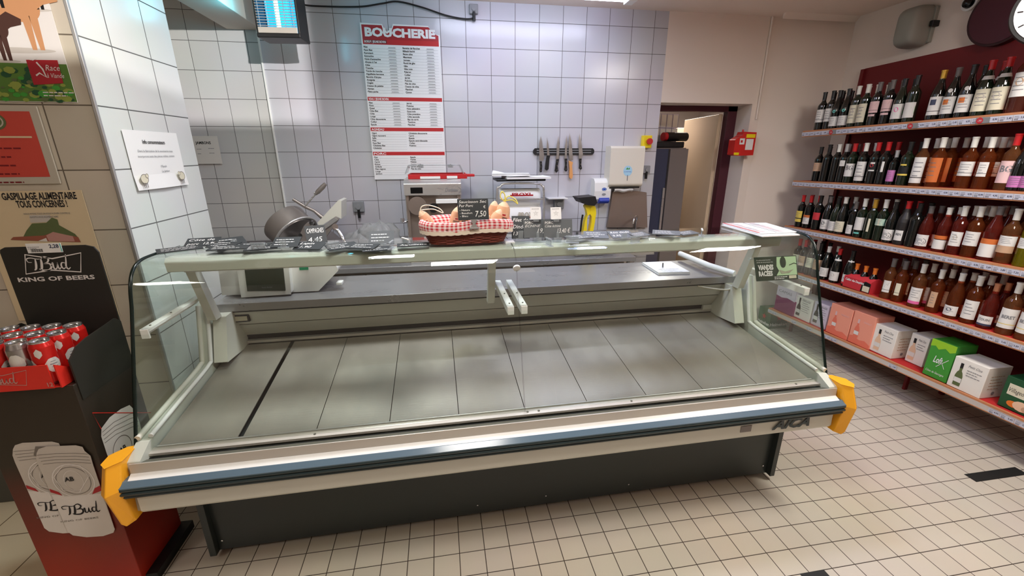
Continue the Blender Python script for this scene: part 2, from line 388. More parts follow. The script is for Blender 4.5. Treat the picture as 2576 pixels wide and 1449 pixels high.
# ------------------------------------------------------------------ palette
tiles('wall_tile', (206, 206, 212), (96, 92, 90), .2, .2, 0, .164, 'XZ', .0042, rough=.2, tilt=.016)
tiles('wall_tile_left', (212, 210, 208), (96, 92, 90), .199, .199, -.0525, .166, 'XZ', .0042, rough=.2, tilt=.016)
tiles('pillar_tile_front', (206, 194, 176), (110, 98, 84), .283, .266, -.493, 1.953, 'XZ', .006, rough=.3)
tiles('pillar_tile_side', (226, 228, 224), (100, 100, 98), .283, .266, -1.432, 1.953, 'YZ', .006, rough=.25)
tiles('floor_tile', (208, 199, 184), (66, 55, 46), .1161, .1161, 1.365, -2.2405, 'XY', .0042, rough=.26, var=.03, rot=.0038)
tiles('floor_tile_large', (214, 200, 168), (110, 92, 66), .3, .3, -.2, -1.9, 'XY', .006, rough=.3)
for a in (
 ('paint', (232, 220, 208), .75), ('ceiling_paint', (226, 212, 200), .85), ('beam_paint', (200, 192, 180), .7), ('steel_trim', (190, 190, 188), .35, .7),
 ('cream', (214, 213, 200), .38), ('cream_green', (198, 202, 190), .4), ('white_pl', (236, 236, 232), .35), ('white', (240, 240, 240), .5),
 ('base_dark', (44, 50, 50), .34), ('bumper_blue', (92, 112, 126), .16), ('bumper_dark', (44, 58, 60), .35), ('yellow_pl', (244, 170, 36), .38),
 ('black', (14, 14, 15), .45), ('black_gloss', (10, 10, 12), .12), ('rubber', (22, 24, 22), .6), ('gutter', (92, 92, 80), .5),
 ('slate', (38, 42, 44), .6), ('slate_grey', (96, 100, 102), .5), ('chalk', (236, 236, 232), .9), ('ink', (30, 26, 26), .8), ('ink_grey', (120, 120, 124), .8),
 ('paper', (238, 238, 236), .8), ('red', (190, 28, 34), .5), ('board_red', (168, 24, 36), .45), ('dark_red', (116, 18, 26), .45), ('shelf_red', (186, 34, 34), .95),
 ('panel_red', (112, 16, 20), .6), ('wood_edge', (196, 132, 90), .5), ('price_rail', (214, 206, 200), .35), ('price_tag', (214, 216, 232), .6),
 ('green', (36, 120, 62), .5), ('teal', (14, 140, 96), .4), ('screen', (46, 58, 50), .18), ('maroon', (70, 16, 32), .5),
 ('door_cream', (216, 192, 160), .5), ('brass', (170, 150, 110), .35, .9), ('knife_yellow', (226, 160, 96), .5), ('orange', (226, 120, 40), .5),
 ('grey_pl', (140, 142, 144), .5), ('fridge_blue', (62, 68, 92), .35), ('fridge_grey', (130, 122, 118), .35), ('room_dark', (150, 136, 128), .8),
 ('cardboard', (236, 232, 224), .75), ('card_lilac', (214, 206, 222), .75), ('purple', (128, 40, 96), .6), ('salmon', (240, 158, 134), .6), ('salmon_dk', (232, 120, 96), .6),
 ('lime', (150, 200, 40), .6), ('leaf', (62, 150, 50), .6), ('pack_green', (24, 78, 44), .5), ('wicker', (112, 40, 22), .55), ('lace', (226, 212, 192), .9),
 ('saucisson', (232, 196, 164), .7), ('kraft', (226, 176, 140), .7), ('string', (236, 226, 206), .8), ('string_yellow', (232, 216, 90), .7),
 ('karcher_yellow', (238, 212, 26), .35), ('disp_black', (34, 32, 26), .55), ('disp_brown', (52, 44, 34), .5), ('disp_red', (130, 28, 18), .45), ('can_red', (206, 34, 28), .25, .3),
 ('can_white', (226, 224, 216), .3, .3), ('can_silver', (200, 200, 198), .22, .95), ('tray_red', (214, 44, 32), .5), ('print_grey', (196, 188, 178), .5), ('print_dark', (120, 112, 104), .5),
 ('poster_beige', (216, 196, 160), .6), ('poster_grey', (186, 178, 162), .5), ('poster_white', (222, 216, 210), .5), ('grass', (86, 124, 48), .6), ('grass_lt', (142, 156, 66), .6),
 ('poster_red', (198, 70, 56), .5), ('cow_tan', (196, 140, 96), .7), ('cow_dark', (70, 40, 30), .7), ('olive', (92, 104, 62), .6), ('steak', (150, 84, 64), .6), ('ham_pink', (190, 140, 130), .6),
 ('bottle_black', (12, 14, 13), .06, 0, .6, .5), ('bottle_green', (18, 30, 18), .07, 0, .6, .5), ('bottle_matte', (34, 30, 30), .4),
 ('cap_black', (26, 24, 24), .35), ('cap_white', (226, 224, 216), .4), ('cap_silver', (190, 190, 190), .3, .6), ('cap_gold', (206, 160, 60), .35, .5), ('cap_red', (190, 30, 34), .35),
 ('cap_copper', (206, 140, 104), .35, .4), ('cap_grey', (104, 98, 96), .4), ('lab_white', (226, 224, 220), .6), ('lab_cream', (220, 214, 190), .6), ('lab_pink', (226, 190, 190), .6), ('lab_yellow', (226, 200, 90), .6),
 ('lab_red', (200, 50, 60), .6), ('lab_tan', (196, 160, 130), .6), ('lab_lilac', (196, 120, 180), .6), ('lab_orange', (206, 110, 50), .6), ('lab_teal', (110, 200, 190), .5), ('pink', (230, 110, 170), .6), ('alarm_red', (200, 40, 34), .4),
 ('speaker_grey', (150, 152, 142), .6), ('speaker_maroon', (50, 20, 24), .7), ('clock_face', (236, 238, 244), .3), ('mark_black', (24, 26, 24), .6), ('soap_blue', (30, 60, 170), .3), ('eco_blue', (170, 214, 236), .4),
 ('disp_cream', (226, 220, 204), .22), ('sign_green', (22, 52, 38), .4), ('sign_lime', (190, 222, 180), .5), ('meat', (170, 170, 150), .5), ('plinth', (84, 84, 78), .6)):
    mat(*a)
steel('deck_steel', (176, 169, 158), .42, (1, .35, 1), .28, .5, .66)
steel('table_steel', (160, 158, 160), .3, (1, 4, 1), .12, 0, .6)
steel('machine_steel', (200, 198, 194), .3, (.6, .6, 4), .1, 0, .7)
steel('brown_steel', (150, 136, 126), .34, (1, 1, 1), .14, 0, .6)
steel('slicer_steel', (150, 142, 136), .42, (4, 1, 1), .12, 0, .6)
steel('alu', (206, 200, 190), .36, (.3, 6, 6), .06, 0, .5)
steel('chrome', (220, 220, 222), .12, (1, 1, 1), .05)
steel('blade', (190, 188, 186), .3, (1, 1, 3), .08)
glass('pane', (250, 253, 251)); glass('end_pane', (243, 250, 246), dens=.012); glass('plexi', (225, 228, 228), .05, 1.4, .12)
glass('acrylic', (225, 230, 232), .1, 1.45, .2); glass('film', (215, 216, 216), .25, 1.3, .34)
mat('pane_edge', (8, 24, 19), .2); mat('lamp_glow', (255, 244, 226), .4, emit=6); mat('tube_glow', (226, 230, 255), .4, emit=9)
mat('uv_glow', (20, 140, 210), .4, emit=1.5); mat('uv_core', (150, 245, 255), .4, emit=9)
liquid('rose_orange', (140, 72, 36), (214, 142, 98), .26); liquid('rose_pink', (126, 46, 36), (210, 118, 100), .32); liquid('rose_pale', (150, 98, 60), (220, 166, 128), .24); liquid('white_wine', (120, 112, 12), (200, 190, 80), .5)
liquid('clear_glass', (110, 66, 54), (225, 190, 175), .3)
checked('gingham', (236, 220, 216), (196, 40, 52), .0155)

# ------------------------------------------------------------------ the room
def S(mb, name, **k): return struct(mb.build(name, **k))
CE = 2.892
S(MB().box((-.45, -9.5, -.1), (5.2, .6, 0), 'floor_tile'), 'floor')
S(MB().box((-4.5, -9.5, -.1), (-.45, .0, 0), 'floor_tile_large'), 'floor')
S(MB().box((-4.5, -9.5, CE), (5.2, .6, CE+.1), 'ceiling_paint'), 'ceiling')
b = MB(); b.box((-.15, 0, 0), (3.125, .2, CE), 'wall_tile'); S(b, 'wall_back')
S(MB().box((3.125, 0, 2.182), (4.035, .2, CE), 'paint'), 'wall_over_door')
b = MB(); b.box((4.035, 0, 0), (4.12, .3, CE), 'paint')
b.prism([(4.12, 0), (4.9, -.105), (4.9, .3), (4.12, .3)], 2, 0, CE, 'paint')
S(b, 'wall_back_right')
S(MB().box((-1.6, .03, 0), (-.15, .2, CE), 'wall_tile_left'), 'wall_back_left')
S(MB().box((-.158, -.012, .95), (-.146, .02, 2.645), 'white_pl'), 'trim_1', bevel=.002)
S(MB().box((4.85, -9.5, 0), (5.0, .2, CE), 'paint'), 'wall_right')
# tiled pillar on the left and its metal corner
b = MB(); b.box((-4.5, -1.637, .24), (-.302, -1.6, CE), 'pillar_tile_front'); b.box((-.335, -1.635, 0), (-.30, -.92, CE), 'pillar_tile_side')
b.box((-4.5, -1.6, 0), (-.335, -.92, CE), 'paint'); S(b, 'wall_left')
S(MB().box((-4.5, -1.66, 0), (-.302, -1.6, .24), 'plinth'), 'baseboard_left', bevel=.004)
S(MB().box((-.308, -1.643, .0), (-.294, -1.629, CE), 'steel_trim'), 'trim_2', bevel=.003)
S(MB().box((-.37, -2.6, 2.635), (-.125, .02, CE), 'beam_paint'), 'trim_3', bevel=.004)
S(MB().box((-4.6, -9.5, 0), (-4.5, -1.6, CE), 'room_dark'), 'wall_far_left')
S(MB().box((-4.6, -9.6, 0), (5.2, -9.5, CE), 'room_dark'), 'wall_front')
b = MB()                       # cove along the right of the ceiling
b.prism([(-.10, CE), (-.14, CE), (-.10, CE-.04)], 0, 4.12, 4.86, 'paint'); b.tube(cr([(4.09, -.012, 2.89), (4.092, -.012, 2.4), (4.09, -.012, 2.05)]), .009, 'paint'); S(b, 'trim_4')
# low wall and column added behind the viewer to shape the spotlight's wall patch
S(MB().box((-4.5, -5.1, 0), (4.85, -5.0, 2.455), 'room_dark'), 'wall_light_blocker'); S(MB().box((2.32, -5.15, 0), (3.15, -4.98, CE), 'room_dark'), 'column_light_blocker')
o = empty('added_spotlight', (3.5, -8.04, CE)); MB().box((-.06, -.10, -.22), (.06, .0, -.09), 'black').build('housing', o, .01); MB().cyl((0, -.05, -.10), (0, -.05, 0), .01, 'black').build('stem', o)  # housing added to go with the unseen spotlight
tag(o, 'added unseen black spotlight far behind the view, lights the left tiles', 'spotlight')
# store room behind the doorway
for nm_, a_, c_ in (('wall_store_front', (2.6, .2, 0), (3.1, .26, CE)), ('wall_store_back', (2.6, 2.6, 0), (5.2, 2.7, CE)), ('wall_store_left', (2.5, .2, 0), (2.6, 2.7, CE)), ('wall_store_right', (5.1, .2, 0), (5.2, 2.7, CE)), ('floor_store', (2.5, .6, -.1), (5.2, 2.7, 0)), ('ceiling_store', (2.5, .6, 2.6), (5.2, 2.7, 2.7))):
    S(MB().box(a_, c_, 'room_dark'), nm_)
b = MB(); b.box((3.935, .2, 0), (4.035, .27, 2.182), 'maroon'); b.box((3.1, .2, 2.13), (4.035, .27, 2.182), 'maroon'); b.box((3.1, .2, 0), (3.13, .27, 2.13), 'maroon')
S(b, 'door_frame', bevel=.004)
def door(name, hx, hy, ang, wd, h, mname, hand):
    o = empty(name, (hx, hy, 0), R(ang)); struct(o)
    b = MB(); b.box((0, -.02, .01), (wd, .02, h), mname); b.build('door_leaf', o, .004)
    for sy in (-1, 1):
        b = MB(); b.box((wd-.09, sy*.02, .97), (wd-.045, sy*.027, 1.2), 'brass'); b.cyl((wd-.065, sy*.02, 1.12), (wd-.065, sy*.075, 1.12), .009, 'brass')
        b.cyl((wd-.065, sy*.07, 1.12), (wd-.19, sy*.07, 1.12), .009, 'brass'); b.build('door_handle', o, .002)
    return o
door('door_1', 3.925, .29, 83, .8, 2.115, 'door_cream', 1)
door('door_2', 4.55, 1.35, 163, .80, 2.05, 'door_cream', 1)
# mains: cable, sockets
def sockbox(px, py, s, label, plug=True, zz=None, yy=0.):
    p = hit(px, py, 1, yy); o = empty('wall_socket', (p.x, yy, p.z))
    MB().box((-s, -.035, -s), (s, 0, s), 'grey_pl').build('housing', o, .006)
    if plug: MB().cyl((0, -.03, -s*.6), (0, -.03, -s-.05), .012, 'black').cyl((0, -.045, 0), (0, -.03, 0), s*.5, 'grey_pl').build('plug', o)
    return tag(o, label, 'socket')
sockbox(1191, 25, .034, 'small grey junction box high on the tiles where the black cable ends')
sockbox(903, 519, .045, 'grey wall socket with a black plug between slicer and steel machine')
sockbox(1623, 426, .034, 'light grey switch box right of the cream towel dispenser')
o = sockbox(1404, 512, .045, 'grey wall socket with black plug and white shelf above it')
MB().box((-.12, -.11, .05), (.06, 0, .06), 'white_pl').build('small_ledge', o, .002)
b = MB(); pts = []
for px, py, yy in ((758, 10, -.12), (790, 15, -.03), (900, 17, -.02), (960, 9, -.02), (1000, 4, -.015), (1060, 18, -.02), (1120, 38, -.02), (1165, 47, -.02), (1188, 46, -.03), (1191, 36, -.03)):
    pts.append(hit(px, py, 1, yy))
b.tube(cr(pts, 8), .006, 'black'); tag(b.build('power_cable'), 'black cable drooping along the top of the tiled wall', 'cable')
# ceiling lamps
for i, (x, y) in enumerate(PANELS):
    o = empty('ceiling_light', (x, y, CE))
    MB().box((-.3, -.3, -.05), (.3, -.27, 0), 'white_pl').box((-.3, .27, -.05), (.3, .3, 0), 'white_pl').box((-.3, -.27, -.05), (-.27, .27, 0), 'white_pl').box((.27, -.27, -.05), (.3, .27, 0), 'white_pl').build('frame', o)
    b = MB()
    for k in range(4): b.box((-.27+k*.135+.02, -.27, -.03), (-.27+k*.135+.115, .27, -.02), 'lamp_glow')
    b.build('tubes', o)
    b = MB()
    for k in range(9): b.box((-.27, -.24+k*.06-.002, -.048), (.27, -.24+k*.06+.002, -.012), 'alu')
    b.build('louvre', o)
    tag(o, 'square louvred ceiling panel light outside the view over the shop floor', 'ceiling light', 'louvred panel lights on the ceiling')
o = empty('fluorescent_light', (1.86, -.47, CE))
MB().box((-.75, -.06, -.035), (.75, .06, 0), 'white_pl').build('housing', o, .004)
b = MB(); b.prism([(-.052, -.035), (-.04, -.08), (0, -.095), (.04, -.08), (.052, -.035)], 0, -.68, .68, 'tube_glow', True); b.build('diffuser', o)
MB().box((.68, -.056, -.098), (.745, .056, -.035), 'white_pl').build('end_cap', o, .004); MB().box((-.745, -.056, -.098), (-.68, .056, -.035), 'white_pl').build('end_cap', o, .004)
tag(o, 'long fluorescent batten light on the ceiling above the tiled wall', 'ceiling light')

for i, (x, y, e_, c_) in enumerate(DOWN_L):
    o = empty('recessed_downlight', (x, y, CE)); MB().lathe([(.20, 0), (.205, -.012), (.185, -.016), (.18, -.004), (.18, 0)], (0, 0, 0), 'white_pl', 32).build('ring', o); MB().cyl((0, 0, -.006), (0, 0, -.002), .178, 'lamp_glow').build('diffuser', o)
    tag(o, ('added neutral white', 'bluish white')[i]+' round downlight in the ceiling above the '+('left', 'right')[i]+' half of the counter', 'ceiling light')
# ------------------------------------------------------------------ insect lamp
o = empty('insect_killer_lamp', (.20, -.62, 2.56)); o.rotation_euler = (0, 0, R(-4))
b = MB(); x0, x1, z0, z1 = -.125, .135, -.11, .26
b.box((x0, -.07, z0), (x0+.016, .09, z1), 'black'); b.box((x1-.016, -.07, z0), (x1, .09, z1), 'black'); b.box((x0, -.075, z0-.012), (x1, .095, z0+.014), 'black'); b.box((x0, .07, z0), (x1, .09, z1), 'black'); b.box((x0, -.07, z1-.012), (x1, .09, z1), 'black')
b.build('housing', o, .008)
MB().box((x0+.014, -.078, z0+.012), (x1-.014, -.07, z0+.045), 'alu').build('faceplate', o, .002); MB().box((x0+.014, -.078, z1-.09), (x1-.014, -.07, z1), 'alu').build('faceplate', o, .002)
b = MB()
for k in range(15): b.box((x0+.014, -.078, z0+.05+k*.0148), (x1-.014, -.072, z0+.054+k*.0148), 'steel_trim')
for k in range(5): b.box((x0+.03+k*.05, -.08, z0+.045), (x0+.033+k*.05, -.077, z1-.09), 'steel_trim')
b.build('grille', o)
MB().cyl((.0, -.035, z0+.02), (.0, -.035, z1-.1), .012, 'uv_core').build('tube', o); MB().cyl((.07, -.02, z0+.02), (.07, -.02, z1-.1), .01, 'uv_glow').box((x0+.02, .06, z0+.02), (x1-.02, .066, z1-.1), 'uv_glow').build('tube', o)
MB().tube([(0, .0, z1), (0, .0, CE-2.56)], .004, 'steel_trim').build('hanger', o)
tag(o, 'black insect killer with glowing blue tubes hanging below the ceiling beam', 'insect lamp')
l = bpy.data.lights.new('uv_light', 'AREA'); l.energy = 1.3; l.color = (.12, .75, 1.0); l.shape = 'RECTANGLE'; l.size = .16; l.size_y = .2
for rz, x in ((90, -.02), (-90, .36)):
    lo = bpy.data.objects.new('uv_light', l); COL.objects.link(lo); lo.location = (x, -.60, 2.63); lo.rotation_euler = (R(90), 0, R(rz))

# ------------------------------------------------------------------ refrigerated counter
CC = empty('refrigerated_display_counter', ORG, TH)
tag(CC, 'long curved glass refrigerated butcher counter with steel deck, blue bumper and yellow corners', 'display counter')
XL, XR = -.08, 2.92
PROF = [(-.155, .635), (-.125, .72), (-.095, .80), (-.065, .885), (-.032, .975), (0., 1.065), (.025, 1.135), (.048, 1.20), (.062, 1.25), (.078, 1.29), (.10, 1.322), (.13, 1.345), (.165, 1.356), (.21, 1.36), (.30, 1.36), (.44, 1.359)]
PROF = [(p.x, p.y) for p in cr([(a, b_, 0) for a, b_ in PROF], 4)]
def band(b, x0, x1, t, m, sm=True):
    N = len(PROF); nrm = []
    for i in range(N):
        a, c = PROF[max(i-1, 0)], PROF[min(i+1, N-1)]; d = Vector((c[0]-a[0], c[1]-a[1])).normalized(); nrm.append((-d.y, d.x))
    outer = [(x, p[0], p[1]) for x in (x0, x1) for p in PROF]
    inner = [(x, PROF[i][0]-nrm[i][0]*t, PROF[i][1]-nrm[i][1]*t) for x in (x0, x1) for i in range(N)]
    f = [(i, i+1, N+i+1, N+i) for i in range(N-1)]
    b.add(outer, f, m, sm); b.add(inner, [q[::-1] for q in f], m, sm)
    return outer, inner, N
for xa, xb in ((XL, 1.4085), (1.4115, XR)):
    b = MB(); o_, i_, N = band(b, xa, xb, .006, 'pane')
    for e in (0, N):
        b.add(o_[e:e+N]+i_[e:e+N], [(i, i+1, N+i+1, N+i) for i in range(N-1)], 'pane_edge')
    b.build('front_glass', CC)
for x, s in ((XL, 1), (XR, -1)):           # glass ends with their dark ground edge
    b = MB(); poly = [p for p in PROF[4:]]+[(.455, 1.355), (.50, 1.30), (.50, 1.06), (.45, 1.05), (.372, .79), (-.11, .72)]
    b.prism(poly, 0, x, x+s*.006, 'end_pane'); b.build('end_glass', CC)
    b = MB(); N = len(PROF)
    b.tube([(x+s*.003-(.004*s), p[0]-.002, p[1]) for p in PROF[:int(N*.93)]], .0062, 'pane_edge', 6); b.build('glass_edge_seal', CC)
# end panels with their raised rim
for x, s in ((XL+.012, 1), (XR-.012, -1)):
    P0 = [(-.20, .69), (-.13, .725), (.375, .785), (.452, 1.06), (.47, 1.075), (.50, 1.075), (.515, 1.06), (.60, .99), (.93, .99), (.93, .40), (.1, .36), (-.06, .40), (-.15, .455), (-.22, .49)]
    b = MB(); b.prism(P0, 0, x-s*.01, x+s*.035, 'cream_green'); b.build('end_panel', CC, .004)
    b = MB(); b.tube(cr([(x-s*.005, -.125, .738), (x-s*.005, .12, .764), (x-s*.005, .35, .792), (x-s*.005, .385, .83), (x-s*.005, .452, 1.06)], 6), .011, 'cream', 8); b.build('glass_gasket', CC)
    b = MB(); b.tube(cr([(x+s*.034, -.115, .738), (x+s*.034, .12, .764), (x+s*.034, .35, .792), (x+s*.034, .385, .83), (x+s*.034, .452, 1.06), (x+s*.034, .48, 1.078)], 6), .009, 'white_pl', 8); b.build('rim_bead', CC)
# steel deck plates over a dark tub
MB().box((-.03, -.10, .45), (2.87, .62, .672), 'base_dark').build('tub', CC)
sl = (.78-.692)/(.594+.115)
for k in range(10):
    xa = -.02+k*.2862+(.012 if k == 1 else .0016); xb = -.02+(k+1)*.2862-(.008 if k == 0 else .0016)
    b = MB(); b.prism([(-.115, .692), (.594, .78), (.594, .776), (-.115, .688)], 0, xa, xb, 'deck_steel'); b.build('deck_plate', CC)
b = MB(); b.tube([(-.02, -.119, .693), (2.85, -.119, .693)], .004, 'steel_trim'); b.prism([(-.121, .69), (-.121, .672), (-.152, .674), (-.152, .684), (-.135, .686)], 0, -.04, 2.88, 'alu'); b.build('glass_seat', CC)
for xx in (.55, 1.42, 1.47, 1.9, 2.75): MB().cyl((xx, -.137, .684), (xx, -.137, .6875), .005, 'gutter', seg=10).build('seat_screw', CC)
MB().box((-.05, -.166, .64), (2.89, -.152, .668), 'rubber').build('seal_strip', CC)
b = MB(); b.prism([(-.166, .672), (-.211, .690), (-.211, .66), (-.166, .64)], 0, -.05, 2.89, 'gutter'); b.build('sill', CC)
b = MB(); b.prism([(-.211, .6935), (-.216, .6935), (-.218, .655), (-.211, .655)], 0, -.06, 2.90, 'alu'); b.build('fascia_strip', CC, .001)
b = MB(); b.prism([(-.205, .655), (-.219, .655), (-.243, .641), (-.243, .634), (-.205, .634)], 0, -.06, 2.90, 'white_pl'); b.build('fascia_lip', CC, .0015)
b = MB(); b.prism([(-.21, .642), (-.243, .6425), (-.262, .628), (-.262, .624), (-.21, .624)], 0, -.085, 2.925, 'bumper_blue')
b.prism([(-.21, .624), (-.262, .624), (-.264, .619), (-.262, .613), (-.257, .612), (-.257, .609), (-.262, .607), (-.264, .602), (-.262, .596), (-.257, .594), (-.255, .589), (-.258, .584), (-.252, .576), (-.21, .576)], 0, -.085, 2.925, 'bumper_dark')
b.build('bumper', CC)
b = MB(); b.prism([(-.20, .655), (-.232, .60), (-.233, .50), (-.225, .488), (-.12, .44), (.02, .40), (.02, .655)], 0, -.055, 2.895, 'cream'); b.build('front_skirt', CC, .003)
# yellow corner blocks
for x, s in ((-.075, -1), (2.915, 1)):
    b = MB(); pl = [(0, -.17), (s*.028, -.175), (s*.06, -.215), (s*.055, -.262), (s*.03, -.285), (0, -.255)]
    def ring_(z, k, dy): return [(x+u*k, v+dy, z) for u, v in pl]
    lv = [(.715, 1, .035), (.62, 1.05, -.005), (.485, .8, .012), (.465, .55, .02)]
    vs = sum([ring_(*q) for q in lv], []); n = 6
    b.add(vs, [(j*n+i, j*n+(i+1) % n, (j+1)*n+(i+1) % n, (j+1)*n+i) for j in range(3) for i in range(n)]+[tuple(range(n)), tuple(range(3*n, 4*n))], 'yellow_pl')
    bo = b.build('corner_block', CC, .004); bo['label'] = 'yellow corner block'
# brackets, base
for x in (.06, 2.78): MB().prism([(-.20, .49), (-.10, .44), (.03, .33), (.05, .33), (.05, .46)], 0, x-.02, x+.02, 'cream').build('skirt_bracket', CC, .006)
b = MB(); b.box((.005, 0, .03), (2.835, .95, .45), 'base_dark'); b.build('base', CC, .003)
for x in (.0, 2.84): MB().box((x-.008, -.03, .03), (x+.02, .95, .46), 'base_dark').build('base_side', CC, .002)
for x in (.04, 1.2, 1.55, 2.0, 2.8): MB().cyl((x, 0.001, .085), (x, -.004, .085), .004, 'chrome', seg=10).build('base_screw', CC)
for x in (.06, .95, 1.9, 2.78):
    for yy in (.05, .88): MB().cyl((x, yy, 0), (x, yy, .035), .018, 'black').build('foot', CC)
# back wall of the well
for z0, z1, y0, y1 in ((.829, .908, .612, .556), (.914, .993, .553, .527)):
    b = MB(); b.prism([(y0, z0), (y1, z1), (y1+.012, z1+.002), (y0+.012, z0+.002)], 0, .0, 2.83, 'cream'); b.build('back_panel', CC, .0015)
b = MB(); b.prism([(.622, .785), (.618, .832), (.60, .99), (.66, .99), (.66, .77)], 0, .0, 2.83, 'rubber'); b.build('air_duct', CC)
b = MB(); b.prism([(.600, .785), (.600, .799), (.625, .801), (.625, .785)], 0, .0, 2.84, 'alu'); b.build('duct_lip', CC)
MB().box((0, .600, .785), (.03, .625, .83), 'cream').build('duct_end', CC); MB().box((2.72, .603, .799), (2.83, .62, .828), 'cream').build('duct_end', CC)
for x in (.0, 2.80):
    b = MB(); b.prism([(.372, .79), (.45, 1.0), (.56, 1.0), (.63, .78), (.60, .77)], 0, x-.02, x+.04, 'cream'); b.build('cheek', CC, .004)
p = lhit(607, 798, 1, .55)
MB().box((p.x-.045, .530, p.z-.02), (p.x+.045, .549, p.z+.02), 'black').build('thermometer_frame', CC, .002); MB().box((p.x-.036, .527, p.z-.012), (p.x+.036, .532, p.z+.012), 'lab_cream').build('thermometer_scale', CC)
# rear worktop
b = MB(); b.box((-.04, .510, 1.0), (2.87, .93, 1.0424), 'table_steel'); b.build('worktop', CC, .003)
MB().box((-.04, .518, .992), (2.87, .535, 1.0), 'rubber').build('worktop_seam', CC)
MB().box((-.04, .66, .40), (2.88, .93, .995), 'cream').build('rear_body', CC)
# posts and light rail
b = MB(); b.prism([(.20, 1.292), (.195, 1.335), (.21, 1.351), (.285, 1.351), (.285, 1.292)], 0, -.02, 2.82, 'cream_green'); b.build('light_rail', CC, .004)
b = MB(); b.prism([(.22, 1.285), (.22, 1.293), (.27, 1.293), (.27, 1.285)], 0, .03, 2.78, 'white'); b.build('lamp_diffuser', CC)
for x in (.0, 1.335, 2.80):
    b = MB(); b.prism([(.335, 1.34), (.285, 1.34), (.285, 1.30), (.315, 1.27), (.40, 1.0), (.455, 1.0)], 0, x-.018, x+.018, 'cream'); b.build('post', CC, .004)
b = MB(); b.box((1.385, .22, 1.351), (1.43, .30, 1.362), 'white_pl'); b.cyl((1.409, -.004+.075, 1.28), (1.409, .064, 1.276), .016, 'white_pl'); b.build('glass_clamp', CC, .002)
for x in (-.045, 1.375, 1.435, 2.86):          # arms for the middle shelf
    b = MB(); b.box((x-.014, .02, 1.105), (x+.014, .43, 1.118), 'white_pl'); b.box((x-.016, .02, 1.085), (x-.010, .43, 1.118), 'white_pl'); b.box((x-.014, .018, 1.08), (x+.014, .026, 1.118), 'white_pl')
    for yy in (.06, .2): b.cyl((x, yy, 1.118), (x, yy, 1.121), .004, 'gutter', seg=8)
    b.build('shelf_arm', CC, .0015)
b = MB(); b.tube([(2.73, .95, 1.085), (2.73, .62, 1.085), (2.80, .47, 1.07)], .018, 'white_pl', 10); b.build('handrail', CC)
b = MB(); b.tube(cr([(2.60, .515, .99), (2.68, .50, .975), (2.76, .47, .972), (2.80, .46, .985)]), .006, 'lab_cream', 6); b.build('cable', CC)
# maker's lettering and plate
b = MB(); f = b.frame((0, -.2345, 0), X, Z)
p0 = lhit(1925, 1070, 1, -.235)
f2 = b.frame((p0.x+.035, -.2345, p0.z-.026), X, Z)
f2.text('AICA', 0, 0, .047, 'bumper_dark', .20, bold=.03, shear=.35, d=.006); f2.text('AICA', .002, -.002, .047, 'bumper_dark', .20, bold=.03, shear=.35, d=.002)
b.build('maker_lettering', CC)
p1 = lhit(1878, 1080, 1, -.235)
MB().box((p1.x-.03, -.2355, p1.z-.014), (p1.x+.025, -.2335, p1.z+.018), 'fridge_grey').build('rating_plate', CC)
# ------------------------------------------------------------------ posters and things on the walls
def wallplane(Yv): return lambda px, py: (hit(px, py, 1, Yv).x, hit(px, py, 1, Yv).z)
# price board
p = hit(905, 57, 1, -.012); q = hit(1080, 64.6, 1, -.012); bl = hit(955, 450, 1, -.012)
o = empty('butcher_price_board', (p.x, -.012, p.z))
U = (Vector((q.x, 0, q.z))-Vector((p.x, 0, p.z))).normalized(); V = Vector((-U.z, 0, U.x)); Hb = 1.165; Wb = .60
b = MB(); f = b.frame((0, 0, 0), U, V); f.b = b
g = -1
f.slab(0, -Hb, Wb, -.012, 0, .006, 'white') if False else None
outl = [(0, -Hb), (Wb, -Hb), (Wb, -.065), (Wb-.03, -.062), (Wb-.05, -.045), (Wb-.075, -.035), (Wb-.085, -.004), (.245, -.0), (.235, -.03), (.195, -.055), (.175, -.03), (.165, -.004), (0, 0)]
vs = [f.P(x, y, d) for d in (-.008, .004) for x, y in outl]; n = len(outl)
b.add(vs, [tuple(range(n))[::-1], tuple(range(n, 2*n))]+[(i, (i+1) % n, n+(i+1) % n, n+i) for i in range(n)], 'white')
b.build('panel', o)
b = MB(); f = b.frame((0, 0, 0), U, V); D = .0045
f.poly([(.01, -.1085), (Wb-.01, -.1085), (Wb-.01, -.07), (Wb-.05, -.055), (Wb-.085, -.012), (.25, -.012), (.235, -.045), (.195, -.07), (.17, -.045), (.16, -.012), (.01, -.012)], 'board_red', D)
f.rect(.01, -.145, Wb-.01, -.108, 'red', D); f.rect(.02, -.138, .19, -.113, 'dark_red', D+.0003)
secs = [(-.525, 'VEAU / JEUNE BOVIN'), (-.755, 'AGNEAU'), (-.945, 'PORC')]
for yy, t in secs: f.rect(.005, yy-.024, Wb-.005, yy+.004, 'red', D); f.text(t, .012, yy-.019, .017, 'white', .155 if 'V' in t[:1] else .10, bold=.02, d=D+.0004)
b.build('colour_bands', o)
b = MB(); f = b.frame((0, 0, 0), U, V)
f.text('BOUCHERIE', .03, -.088, .058, 'white', .535, bold=.05, d=D+.0006); f.text('BOEUF / JEUNE BOVIN', .022, -.134, .016, 'white', .16, bold=.02, d=D+.0006)
